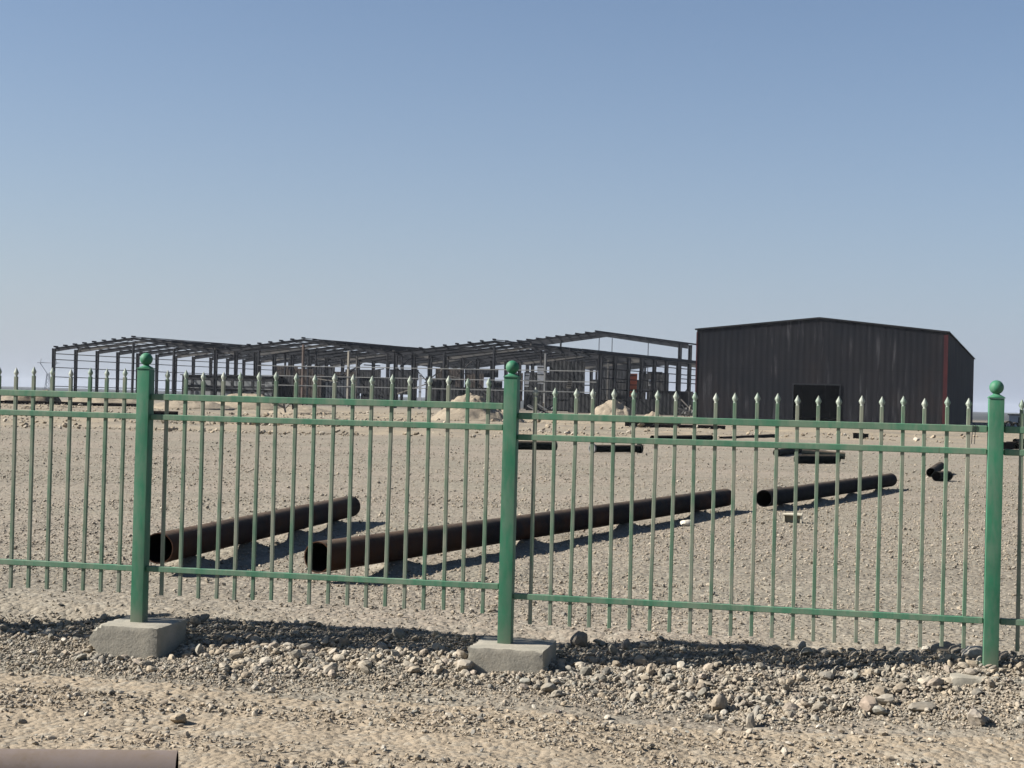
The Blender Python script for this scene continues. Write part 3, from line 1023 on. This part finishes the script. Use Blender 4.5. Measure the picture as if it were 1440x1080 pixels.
# posts and girts of the open gables
for si in range(3):
    for q, mt in ((.25, M_STEEL), (.5, M_STEEL), (.75, M_STEEL)):
        if si == 0 and q == .25: continue
        if si == 1 and q == .75: mt = M_STEEL_TAN  # beige colour stands in for sun on this post
        if si == 1 and q == .5: mt = mat_steel('rust_brown_steel', (.12, .085, .07), (.09, .07, .06)) if 'rust_brown_steel' not in bpy.data.materials else bpy.data.materials['rust_brown_steel']
        if si == 2 and q == .75: mt = M_STEEL_LIGHT  # light grey likewise paints sunlight onto the post
        u = si * SP + q * SP
        bm = bmesh.new(); add_beam(bm, bp(u, -.02, -.1), bp(u, -.02, eave_at(u) - .75), .30, .22, BU)
        mesh_obj('gable_post', bm, mt, frame)
    if si > 0:
        for z in (2.5, 3.7, 4.95):
            ua = si * SP + (.25 * SP if si == 1 else .1); ub = (si + 1) * SP - .1
            bm = bmesh.new(); add_beam(bm, bp(ua, -.24, z), bp(ub, -.24, z), .05, .10)
            mesh_obj('gable_girt', bm, M_STEEL_LIGHT, frame)
# inner row posts (lean-to partition posts) and pieces of cladding already fixed


def clad_panel(p0, p1, z0, z1, mat=M_DARKWALL, name='cladding_panel', parent=frame):
    d = (p1 - p0).normalized(); nrm = Vector((-d.y, d.x, 0)); L = (p1 - p0).length
    bm = bmesh.new(); n = max(2, int(L / .25)); bot = []; top = []
    for i in range(n + 1):
        off = nrm * (.05 if i % 2 else 0)
        q = p0 + d * (L * i / n) + off
        bot.append(q)
    back = [q + nrm * .06 for q in bot]
    for i in range(n):
        add_hexa(bm, [bot[i] + ZZ * z0, bot[i + 1] + ZZ * z0, back[i + 1] + ZZ * z0, back[i] + ZZ * z0],
                 [bot[i] + ZZ * z1, bot[i + 1] + ZZ * z1, back[i + 1] + ZZ * z1, back[i] + ZZ * z1])
    bmesh.ops.remove_doubles(bm, verts=bm.verts, dist=.001)
    return mesh_obj(name, bm, mat, parent)


def uv_of(px, v):
    """u along the front for a pixel column at depth v behind the front"""
    mm = at(px, 540, 1).x
    b = O + BV * v
    return (mm * b.y - b.x) / (BU.x - mm * BU.y)


def panel_px(pxa, pxb, v, z0, z1, mat=M_DARKWALL):
    a = uv_of(pxa, v); b = uv_of(pxb, v)
    return clad_panel(bp(a, v, 0), bp(b, v, 0), z0, z1, mat)


panel_px(388, 412, 6, 0, 3.7)
panel_px(412, 440, 14, 0, 4.9, mat_steel('brown_black_cladding', (.022, .017, .015), (.034, .027, .023)))
panel_px(452, 506, 20, 0, 4.0, mat_steel('blue_black_cladding', (.016, .021, .028), (.023, .028, .035)))
panel_px(506, 584, 16, 1.7, 3.9)
panel_px(772, 822, 5, 1.9, 6.2)
panel_px(737, 772, 9, 0.3, 4.9)
panel_px(640, 712, 18, 0.2, 2.9)
panel_px(860, 882, 22, 0, 3.0)
panel_px(898, 908, 24, 0.0, 5.4)
panel_px(910, 931, 28, 0.0, 5.6)
panel_px(920, 975, 16, 0.0, 3.0)
panel_px(886, 930, 12, 0.0, 1.9)
panel_px(740, 800, 2, 0.2, 2.0)
panel_px(800, 852, 10, 0.0, 2.4)

BB = bpy.data.materials['brown_black_cladding']
panel_px(396, 428, 46, 0, 5.4, BB)
panel_px(436, 455, 50, 0, 4.7, BB)
panel_px(470, 498, 44, 1.6, 5.1, BB)
panel_px(508, 524, 40, 0, 3.6)
panel_px(604, 640, 30, 0, 4.2)
panel_px(655, 680, 44, 0, 5.2, BB)
panel_px(690, 706, 48, 0, 4.2)
panel_px(716, 735, 44, 1.2, 5.4, BB)
panel_px(520, 560, 30, 0, 2.2)
panel_px(830, 905, 40, 0, 4.6)
panel_px(388, 418, 68, 3.0, 6.4, BB)
panel_px(430, 470, 66, 4.4, 6.3, M_STEEL)
panel_px(485, 535, 66, 2.5, 5.9)
panel_px(548, 588, 64, 4.2, 6.0, M_STEEL)
panel_px(612, 650, 62, 3.2, 6.2, bpy.data.materials['brown_black_cladding'])
panel_px(655, 700, 60, 4.9, 6.3, M_STEEL)
panel_px(842, 880, 52, 4.2, 6.2, M_STEEL)
panel_px(905, 940, 50, 3.0, 5.8)

# bracing and inner posts: the tangle behind the open gables
BR = random.Random(23)
for i in range(46):
    u_ = BR.uniform(SP * .98, WID - .5); v_ = BR.choice([2, 3, 4, 5, 6, 8, 10, 12]) * BAY + .5
    bm = bmesh.new()
    if i % 3 == 0:
        add_beam(bm, bp(u_, v_, 0), bp(u_, v_, eave_at(u_) - .5), .22, .20, BU)
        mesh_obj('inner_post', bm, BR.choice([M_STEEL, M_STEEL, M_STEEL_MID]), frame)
    elif i % 3 == 1:
        L_ = BR.uniform(3, 6)
        add_beam(bm, bp(u_, v_, BR.uniform(1.2, 5.6)), bp(u_ + L_, v_ + BR.uniform(-.2, .2), BR.uniform(2.2, 5.8)), .10, .13)
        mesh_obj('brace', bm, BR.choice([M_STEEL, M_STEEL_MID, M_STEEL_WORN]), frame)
    else:
        z_ = BR.uniform(1.5, 5.9)
        add_beam(bm, bp(u_, v_, z_), bp(u_, v_ + BAY, z_ + BR.choice([-2.2, 0, 2.0])), .10, .14)
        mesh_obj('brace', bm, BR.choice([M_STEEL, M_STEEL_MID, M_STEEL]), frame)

# black site shed standing inside the left gables
ua, ub, vv = uv_of(256, 4), uv_of(384, 4), 4
sh = thing('site_shed', 'long low black shed with two rows of square windows inside the frame', 'shed', bp((ua + ub) / 2, vv, 0).to_tuple())
L = ub - ua; H0 = 3.55; ncol = 9
bm = bmesh.new(); bw = bmesh.new()
xsplit = []
for i in range(ncol):
    c = ua + L * (i + .5) / ncol
    xsplit.append((c - .62, c + .62))
rows = ((.75, 1.55), (2.25, 3.0))
# wall strips around the openings
prev = ua
for (a, b) in xsplit + [(ub, ub)]:
    add_hexa(bm, [bp(prev, vv, 0), bp(a, vv, 0), bp(a, vv + .15, 0), bp(prev, vv + .15, 0)], [bp(prev, vv, H0), bp(a, vv, H0), bp(a, vv + .15, H0), bp(prev, vv + .15, H0)])
    prev = b
for (a, b) in xsplit:
    for (z0, z1) in ((0, rows[0][0]), (rows[0][1], rows[1][0]), (rows[1][1], H0)):
        add_hexa(bm, [bp(a, vv, z0), bp(b, vv, z0), bp(b, vv + .15, z0), bp(a, vv + .15, z0)], [bp(a, vv, z1), bp(b, vv, z1), bp(b, vv + .15, z1), bp(a, vv + .15, z1)])
add_hexa(bm, [bp(ua, vv + .15, 0), bp(ua + .15, vv + .15, 0), bp(ua + .15, vv + 3, 0), bp(ua, vv + 3, 0)], [bp(ua, vv + .15, H0), bp(ua + .15, vv + .15, H0), bp(ua + .15, vv + 3, H0), bp(ua, vv + 3, H0)])
add_hexa(bm, [bp(ub - .15, vv + .15, 0), bp(ub, vv + .15, 0), bp(ub, vv + 3, 0), bp(ub - .15, vv + 3, 0)], [bp(ub - .15, vv + .15, H0), bp(ub, vv + .15, H0), bp(ub, vv + 3, H0), bp(ub - .15, vv + 3, H0)])
mesh_obj('wall', bm, M_DARKWALL, sh)
bm = bmesh.new(); add_hexa(bm, [bp(ua, vv + 3, 0), bp(ub, vv + 3, 0), bp(ub, vv + 3.15, 0), bp(ua, vv + 3.15, 0)], [bp(ua, vv + 3, H0), bp(ub, vv + 3, H0), bp(ub, vv + 3.15, H0), bp(ua, vv + 3.15, H0)])
mesh_obj('rear_wall', bm, M_DARKWALL, sh)
bm = bmesh.new(); add_hexa(bm, [bp(ua - .2, vv - .2, H0), bp(ub + .2, vv - .2, H0), bp(ub + .2, vv + 3.3, H0), bp(ua - .2, vv + 3.3, H0)], [bp(ua - .2, vv - .2, H0 + .12), bp(ub + .2, vv - .2, H0 + .12), bp(ub + .2, vv + 3.3, H0 + .12), bp(ua - .2, vv + 3.3, H0 + .12)])
mesh_obj('roof', bm, M_DARKWALL, sh)
M_PANE = mat_steel('dusty_window_pane', (.10, .11, .115), (.15, .155, .155), .25)
for (a, b) in xsplit:
    for (z0, z1) in rows:
        bm = bmesh.new(); add_hexa(bm, [bp(a + .02, vv + .06, z0 + .02), bp(b - .02, vv + .06, z0 + .02), bp(b - .02, vv + .08, z0 + .02), bp(a + .02, vv + .08, z0 + .02)],
                                   [bp(a + .02, vv + .06, z1 - .02), bp(b - .02, vv + .06, z1 - .02), bp(b - .02, vv + .08, z1 - .02), bp(a + .02, vv + .08, z1 - .02)])
        mesh_obj('window', bm, M_PANE, sh)
bm = bmesh.new(); add_beam(bm, bp(ua, vv - .06, 1.9), bp(ub, vv - .06, 1.9), .08, .10)
mesh_obj('rail', bm, M_STEEL_LIGHT, sh)

# loose things standing in the frame


def upright(px, Y, z0, z1, w, d, mat, name, label, cat, tilt=0.0):
    c = at(px, 560, Y); o = thing(name, label, cat, (c.x, c.y, 0), 'sheets standing in the frame')
    bm = bmesh.new()
    add_hexa(bm, [Vector((c.x - w / 2, c.y, z0)), Vector((c.x + w / 2, c.y, z0)), Vector((c.x + w / 2, c.y + d, z0)), Vector((c.x - w / 2, c.y + d, z0))],
             [Vector((c.x - w / 2 + tilt, c.y, z1)), Vector((c.x + w / 2 + tilt, c.y, z1)), Vector((c.x + w / 2 + tilt, c.y + d, z1)), Vector((c.x - w / 2 + tilt, c.y + d, z1))])
    mesh_obj('sheet', bm, mat, o)
    bm = bmesh.new()
    for k in (z0 + .25, (z0 + z1) / 2, z1 - .25):
        add_beam(bm, Vector((c.x - w / 2 + tilt * .5, c.y - .06, k)), Vector((c.x + w / 2 + tilt * .5, c.y - .06, k)), .05, .10)
    mesh_obj('batten', bm, M_STEEL, o)
    return o


upright(590, 186, -.1, 4.2, .30, .08, M_WHITE, 'sheet_stack', 'narrow white sheet on end at the second valley column of the frame', 'sheet', .05)
upright(601, 186, .8, 3.9, .55, .08, M_STEEL_LIGHT, 'sheet_stack', 'pale grey sheet standing beside the narrow white one', 'sheet', .05)
upright(760, 188, 3.4, 5.6, .8, .08, M_WHITE, 'sheet_stack', 'white sheet hung high right of the middle post', 'sheet', -.1)
upright(740, 188, 3.0, 4.6, .5, .08, M_WHITE, 'sheet_stack', 'white strip half hidden by the ball of the middle post', 'sheet', .1)
upright(799, 182, 2.9, 3.8, .5, .06, M_STEEL_TAN, 'sheet_stack', 'small tan sheet below the hanging dark cladding', 'sheet', .2)
upright(889, 192, 2.2, 5.0, .95, .35, M_ORANGE, 'orange_sheet', 'orange red sheet standing between the right hand columns of the frame', 'sheet', .1)
upright(913, 196, 3.6, 4.4, .25, .08, M_WHITE, 'sheet_stack', 'tiny white sheet right of the orange panel', 'sheet', 0)

# heap of pale steel offcuts left of the dark shed


def tangle(px, py, Y, n, L, label, seed):
    rr = random.Random(seed); c = at(px, py, Y); c.z = float(hz(c.x, c.y))
    o = thing('scrap_pile', label, 'scrap', c.to_tuple(), 'scrap piles')
    for i in range(n):
        a = c + Vector((rr.uniform(-1, 1) * L * .35, rr.uniform(-.6, .6), rr.uniform(.1, .7)))
        b = a + Vector((rr.uniform(-1, 1) * L * .6, rr.uniform(-.5, .5), rr.uniform(.3, 1.0) * L * .42))
        bm = bmesh.new(); add_beam(bm, a, b, rr.uniform(.08, .13), rr.uniform(.08, .14))
        mesh_obj('offcut', bm, rr.choice([M_STEEL_LIGHT, M_STEEL_TAN, M_STEEL_LIGHT, M_STEEL]), o)


tangle(966, 590, 152, 16, 3.4, 'tangle of pale steel offcuts leaning at the left wall of the dark shed', 3)
tangle(768, 588, 150, 14, 2.4, 'heap of pale tubes on the ground just right of the middle post', 8)
tangle(400, 570, 108, 5, 1.6, 'few steel offcuts on the spoil in front of the doorway', 12)


def timber(px, py, Y, L, label, yaw, seed, mat=M_PIPE_DARK, n=3):
    rr = random.Random(seed); c = at(px, py, Y); c.z = float(hz(c.x, c.y))
    o = thing('steel_stack', label, 'stack', c.to_tuple(), 'stacks of dark beams')
    d = Vector((math.cos(yaw), math.sin(yaw), 0)); q = Vector((-d.y, d.x, 0))
    for i in range(n):
        e = c + q * (i * .34 - .3) + ZZ * (.16 + .02 * i) + d * rr.uniform(-.4, .4)
        bm = bmesh.new(); add_ibeam(bm, e - d * L / 2 + ZZ * .14, e + d * L / 2 + ZZ * .14, .22, .3, .3, ZZ, .03, .03)
        mesh_obj('beam', bm, mat, o)


timber(60, 566, 126, 6.5, 'stack of dark beams on the ground at the far left behind the fence', .1, 1)
timber(135, 566, 118, 4.2, 'stack of dark beams below the second frame column', .25, 2)
timber(175, 563, 122, 3.0, 'few dark beams left of the left fence post', -.1, 3)
timber(228, 586, 72, 1.6, 'short dark beams just right of the left post', .2, 4)
timber(965, 609, 90, 4.2, 'stack of dark beams left of the shed door', .1, 5)
timber(915, 606, 92, 3.0, 'stack of dark beams below the frame corner', -.05, 6)
timber(1215, 620, 75, .5, 'dark clod on bare ground before the shed, modelled as short beam ends', .1, 7, n=2)  # two short beams stand in for a stone clod
timber(1418, 632, 64, .8, 'dark strip standing in for the shadow left of the far right pipes', .1, 8, n=2)  # dark beams stand in for a strip of shadow on the ground

# ------------------------------------------------------------------ taller frame behind
cR = at(953, 530, 262); O2 = Vector((cR.x, cR.y, 0))
mL = at(726, 530, 1).x
W2 = (O2.x - mL * O2.y) / (BU.x - mL * BU.y)
E2, R2, B2 = at(953, 482, 262).z, 0, 5.2
R2 = E2 + 1.75


def tp(u, v, z): return O2 - BU * (W2 - u) + BV * v + ZZ * z


tall = thing('steel_frame_building', 'taller single-gabled steel frame rising behind the three-gabled one', 'steel frame', tp(W2 / 2, 5, 0).to_tuple())
for fi in range(3):
    v = fi * B2
    for u in (0, W2):
        bm = bmesh.new(); add_ibeam(bm, tp(u, v, -.2), tp(u, v, E2 - .15), .35, .5, .6, BU if u == 0 else -BU, .06, .06)
        mesh_obj('column', bm, M_STEEL, tall)
    if fi < 2:
        bm = bmesh.new()
        add_ibeam(bm, tp(.03, v, E2), tp(W2 / 2, v, R2), .28, .8, .6, ZZ, .07, .06)
        add_ibeam(bm, tp(W2 / 2, v, R2), tp(W2 - .03, v, E2), .28, .6, .8, ZZ, .07, .06)
        mesh_obj('rafter', bm, M_STEEL, tall)
    if fi == 0:
        for q in (.28, .52, .6, .82):
            bm = bmesh.new(); u = q * W2; add_rod(bm, tp(u, v, 0), tp(u, v, E2 + (R2 - E2) * (1 - abs(2 * q - 1)) - .7), .06 if q != .28 else .16)
            mesh_obj('gable_post', bm, M_STEEL, tall)
for k in range(17):
    q = k / 16; z = E2 + (R2 - E2) * (1 - abs(2 * q - 1)) + .13
    bm = bmesh.new(); add_beam(bm, tp(q * (W2 - .3) + .15, -.5, z), tp(q * (W2 - .3) + .15, B2 * (1.15 if 0 < k < 16 else 2.05), z), .11, .26)
    mesh_obj('purlin', bm, M_STEEL, tall)
for z in (E2 - 3.2, E2 - 6):
    bm = bmesh.new(); add_beam(bm, tp(W2 + .12, 0, z), tp(W2 + .12, B2 * 2, z), .08, .14)
    mesh_obj('girt', bm, M_STEEL, tall)

# ------------------------------------------------------------------ the big dark shed
HA = R(-18.2)
HU = Vector((math.cos(HA), math.sin(HA), 0)); HV = Vector((-HU.y, HU.x, 0))
C0 = at(1331, 540, 140); C0.z = 0
mm = at(979, 530, 1).x
HW = (C0.x - mm * C0.y) / (HU.x - mm * HU.y)
EH = at(1334, 468, 140).z
RH = at(1149, 448, (C0 - HU * HW * .5).y).z
HL = 74.0
HO = C0 - HU * HW


def hp(u, v, z): return HO + HU * u + HV * v + ZZ * z


shed = thing('industrial_shed', 'big black sheet-clad industrial shed with shallow gable and open doorway', 'building', hp(HW / 2, HL / 2, 0).to_tuple())


def inv_u(px):
    m_ = at(px, 570, 1).x
    return (m_ * HO.y - HO.x) / (HU.x - m_ * HU.y)


DA, DB = inv_u(1115.5), inv_u(1180)
DH = at(1148, 541.5, (hp((DA + DB) / 2, 0, 0)).y).z


def roof_z(u): return EH + (RH - EH) * (1 - abs(2 * u / HW - 1))


def corrugated(p_of, length, z0f, z1f, step=.14, depth=.012):
    """ribbed sheet wall: p_of(u, out) gives plan position"""
    bm = bmesh.new(); n = int(length / step); ps = []
    for i in range(n + 1):
        u = length * i / n; ps.append((u, depth if (i // 2) % 2 else 0.0))
    for (u0, o0), (u1, o1) in zip(ps, ps[1:]):
        um = (u0 + u1) / 2
        za0, za1 = z0f(u0, um), z0f(u1, um)
        a = p_of(u0, o0); b = p_of(u1, o1)
        vs = [bm.verts.new(a + ZZ * za0), bm.verts.new(b + ZZ * za1), bm.verts.new(b + ZZ * z1f(u1)), bm.verts.new(a + ZZ * z1f(u0))]
        bm.faces.new(vs)
    bmesh.ops.remove_doubles(bm, verts=bm.verts, dist=.001)
    return bm


def solid(o, th=.03):
    md = o.modifiers.new('thickness', 'SOLIDIFY'); md.thickness = th; md.offset = 0
    return o


solid(mesh_obj('front_wall', corrugated(lambda u, d: hp(u, -d, 0), HW, lambda u, um: DH if DA < um < DB else -.1, roof_z), M_CLAD, shed, recalc=False))
solid(mesh_obj('rear_wall', corrugated(lambda u, d: hp(u, HL + d, 0), HW, lambda u, um: -.1, roof_z, .6), M_CLAD, shed, recalc=False))
for u, sg in ((0, -1), (HW, 1)):
    solid(mesh_obj('side_wall', corrugated(lambda w, d, u=u, sg=sg: hp(u + sg * d, w, 0), HL, lambda w, um: -.1, lambda w: EH, .3), M_CLAD, shed, recalc=False))
for sg in (0, 1):
    bm = bmesh.new()
    ua, ub = (-.2, HW / 2) if sg == 0 else (HW / 2, HW + .2)
    sl = (RH - EH) / (HW / 2)
    zA, zB = (EH - .2 * sl, RH) if sg == 0 else (RH, EH - .2 * sl)
    add_hexa(bm, [hp(ua, -.12, zA + .03), hp(ub, -.12, zB + .03), hp(ub, HL + .2, zB + .03), hp(ua, HL + .2, zA + .03)],
             [hp(ua, -.12, zA + .12), hp(ub, -.12, zB + .12), hp(ub, HL + .2, zB + .12), hp(ua, HL + .2, zA + .12)])
    mesh_obj('roof', bm, M_CLAD, shed)
    bm = bmesh.new()
    add_hexa(bm, [hp(ua, -.17, zA + .0), hp(ub, -.17, zB + .0), hp(ub, -.125, zB + .0), hp(ua, -.125, zA + .0)],
             [hp(ua, -.17, zA + .14), hp(ub, -.17, zB + .14), hp(ub, -.125, zB + .14), hp(ua, -.125, zA + .14)])
    mesh_obj('verge_trim', bm, M_DARKWALL, shed)
for u, w in ((HW + .03, .36), (-.03, .10)):
    bm = bmesh.new(); add_box(bm, hp(u - (.14 if u > 1 else -.03), -.085, EH / 2 - .1), HU, HV, ZZ, w, .05, EH - .2)
    mesh_obj('corner_trim', bm, M_REDTRIM, shed)
bm = bmesh.new()
add_box(bm, hp(DA - .05, -.06, DH / 2), HU, HV, ZZ, .10, .16, DH)
add_box(bm, hp(DB + .05, -.06, DH / 2), HU, HV, ZZ, .10, .16, DH)
add_box(bm, hp((DA + DB) / 2, -.06, DH + .06), HU, HV, ZZ, DB - DA + .2, .16, .12)
mesh_obj('door_frame', bm, M_STEEL, shed)

# ------------------------------------------------------------------ far right: white cabin; far left: pylons
c = at(1428, 606, 150); c.z = 0
cab = thing('site_cabin', 'small white site cabin with a dark doorway at the far right', 'cabin', c.to_tuple())
cu = Vector((.80, -.60, 0)); cv = Vector((.60, .80, 0))
bm = bmesh.new(); add_box(bm, c + cu * .3 + ZZ * .6, cu, cv, ZZ, 1.5, 1.2, 1.2); mesh_obj('wall', bm, M_WHITE, cab)
bm = bmesh.new(); add_box(bm, c + cu * .3 + ZZ * 1.255, cu, cv, ZZ, 1.7, 1.4, .1); mesh_obj('roof', bm, M_STEEL, cab)
bm = bmesh.new(); add_box(bm, c + cu * .72 - cv * .62 + ZZ * .52, cu, cv, ZZ, .5, .04, 1.0); mesh_obj('door', bm, M_DARKWALL, cab)
c = at(1411, 604, 120); c.z = float(hz(c.x, c.y))
o = thing('scrap_pile', 'dark rounded scrap behind the right fence post', 'scrap', c.to_tuple())
for k, (dx, dz, r) in enumerate(((-.5, .5, .42), (.35, .4, .38), (.9, .35, .33))):
    bm = bmesh.new(); add_tube(bm, c + Vector((dx, -.3, dz)), c + Vector((dx + .1, .5, dz)), r, r - .12, 20)
    mesh_obj('drum', bm, M_PIPE_BLACK, o, smooth=True).data.materials.append(M_BORE_SHADE)


def pylon(px, Y, h, label, arms=True):
    c = at(px, 545, Y); c.z = float(hz(c.x, c.y)); o = thing('pylon', label, 'pylon', c.to_tuple())
    r = .12
    zw = h * .55
    bm = bmesh.new()
    for sx, sy in ((-1, -1), (1, -1), (1, 1), (-1, 1)):
        add_rod(bm, c + Vector((sx * 1.1, sy * 1.1, -.3)), c + Vector((sx * .35, sy * .35, zw)), r, 4)
    for k in range(5):
        z0, z1 = zw * k / 5, zw * (k + 1) / 5; w0 = 1.1 - .75 * k / 5; w1 = 1.1 - .75 * (k + 1) / 5
        add_rod(bm, c + Vector((-w0, -w0, z0)), c + Vector((w1, -w1, z1)), r * .5, 4)
        add_rod(bm, c + Vector((w0, -w0, z0)), c + Vector((-w1, -w1, z1)), r * .5, 4)
    mesh_obj('mast', bm, M_GREYPYLON, o)
    bm = bmesh.new()
    for sx in (-1, 1):
        add_rod(bm, c + Vector((sx * .35, 0, zw)), c + Vector((sx * 3.2, 0, h * .86)), r * 1.2, 4)
        add_rod(bm, c + Vector((sx * 3.2, 0, h * .86)), c + Vector((sx * 2.9, 0, h)), r, 4)
    mesh_obj('fork', bm, M_GREYPYLON, o)
    bm = bmesh.new(); add_rod(bm, c + Vector((-4.4, 0, h * .88)), c + Vector((4.4, 0, h * .88)), r * 1.1, 4)
    mesh_obj('cross_arm', bm, M_GREYPYLON, o)


pylon(67, 620, 13.0, 'grey fork-headed power pylon far away left of the frame')

# ------------------------------------------------------------------ dusty air
HAZE = .00010
if HAZE:
    bm = bmesh.new()
    add_box(bm, (0, 2050, 9.5), (1, 0, 0), (0, 1, 0), ZZ, 5400, 4600, 26)
    hm = bpy.data.materials.new('dusty_air'); hm.use_nodes = True
    hm.node_tree.nodes.remove(hm.node_tree.nodes['Principled BSDF'])
    pv = hm.node_tree.nodes.new('ShaderNodeVolumePrincipled'); pv.inputs['Density'].default_value = HAZE
    pv.inputs['Color'].default_value = (.80, .86, .95, 1); pv.inputs['Anisotropy'].default_value = 0.0
    hm.node_tree.links.new(pv.outputs[0], [q for q in hm.node_tree.nodes if q.type == 'OUTPUT_MATERIAL'][0].inputs['Volume'])
    tag(mesh_obj('haze', bm, hm), 'thin pale dust in the air over the whole site', 'haze', kind='stuff')

# ------------------------------------------------------------------ light
EL = R(35.5)
LD = Vector((math.cos(EL) * .998, math.cos(EL) * .045, -math.sin(EL)))      # the way the light travels
sd = bpy.data.lights.new('sun', 'SUN'); sd.energy = 5.0; sd.angle = R(.53); sd.color = (1, .955, .89)
so = bpy.data.objects.new('sun', sd); COL.objects.link(so)
so.rotation_euler = LD.to_track_quat('-Z', 'Y').to_euler(); so.location = (-30, 0, 40)
w = bpy.data.worlds.new('World'); scene.world = w; w.use_nodes = True
sky = w.node_tree.nodes.new('ShaderNodeTexSky'); sky.sky_type = 'NISHITA'; sky.sun_disc = False
sky.sun_elevation = EL
sky.sun_rotation = math.atan2(-LD.x, -LD.y)
sky.altitude = 0; sky.air_density = 1.0; sky.dust_density = .3; sky.ozone_density = 4.0
bg = w.node_tree.nodes['Background']; bg.inputs['Strength'].default_value = .05
wt = w.node_tree
# pale dust in the lowest degrees of the sky
tc = wt.nodes.new('ShaderNodeTexCoord'); sx = wt.nodes.new('ShaderNodeSeparateXYZ'); wt.links.new(tc.outputs['Generated'], sx.inputs[0])
m1 = wt.nodes.new('ShaderNodeMath'); m1.operation = 'MAXIMUM'; wt.links.new(sx.outputs['Z'], m1.inputs[0]); m1.inputs[1].default_value = 0
m2 = wt.nodes.new('ShaderNodeMath'); m2.operation = 'MULTIPLY'; wt.links.new(m1.outputs[0], m2.inputs[0]); m2.inputs[1].default_value = -1 / .15
m3 = wt.nodes.new('ShaderNodeMath'); m3.operation = 'EXPONENT'; wt.links.new(m2.outputs[0], m3.inputs[0])
m4 = wt.nodes.new('ShaderNodeMath'); m4.operation = 'MULTIPLY'; wt.links.new(m3.outputs[0], m4.inputs[0]); m4.inputs[1].default_value = .98
mx = wt.nodes.new('ShaderNodeMix'); mx.data_type = 'RGBA'
wt.links.new(m4.outputs[0], mx.inputs[0]); wt.links.new(sky.outputs[0], mx.inputs[6]); 
# a little brighter and whiter on the sun's side
mr = wt.nodes.new('ShaderNodeMapRange'); wt.links.new(sx.outputs['X'], mr.inputs['Value']); mr.inputs['From Min'].default_value = -.4; mr.inputs['From Max'].default_value = .4
mh = wt.nodes.new('ShaderNodeMix'); mh.data_type = 'RGBA'; wt.links.new(mr.outputs['Result'], mh.inputs[0])
mh.inputs[6].default_value = (4.4, 4.85, 5.6, 1); mh.inputs[7].default_value = (3.5, 4.1, 5.3, 1)
wt.links.new(mh.outputs[2], mx.inputs[7])
dm = wt.nodes.new('ShaderNodeMix'); dm.data_type = 'RGBA'; dm.blend_type = 'MULTIPLY'; dm.inputs[0].default_value = 1
wt.links.new(mx.outputs[2], dm.inputs[6]); dm.inputs[7].default_value = (.86, .855, .865, 1)
wt.links.new(dm.outputs[2], bg.inputs[0])
vs = scene.view_settings
vs.view_transform = 'Standard'; vs.look = 'None'; vs.exposure = 1.3; vs.gamma = 1
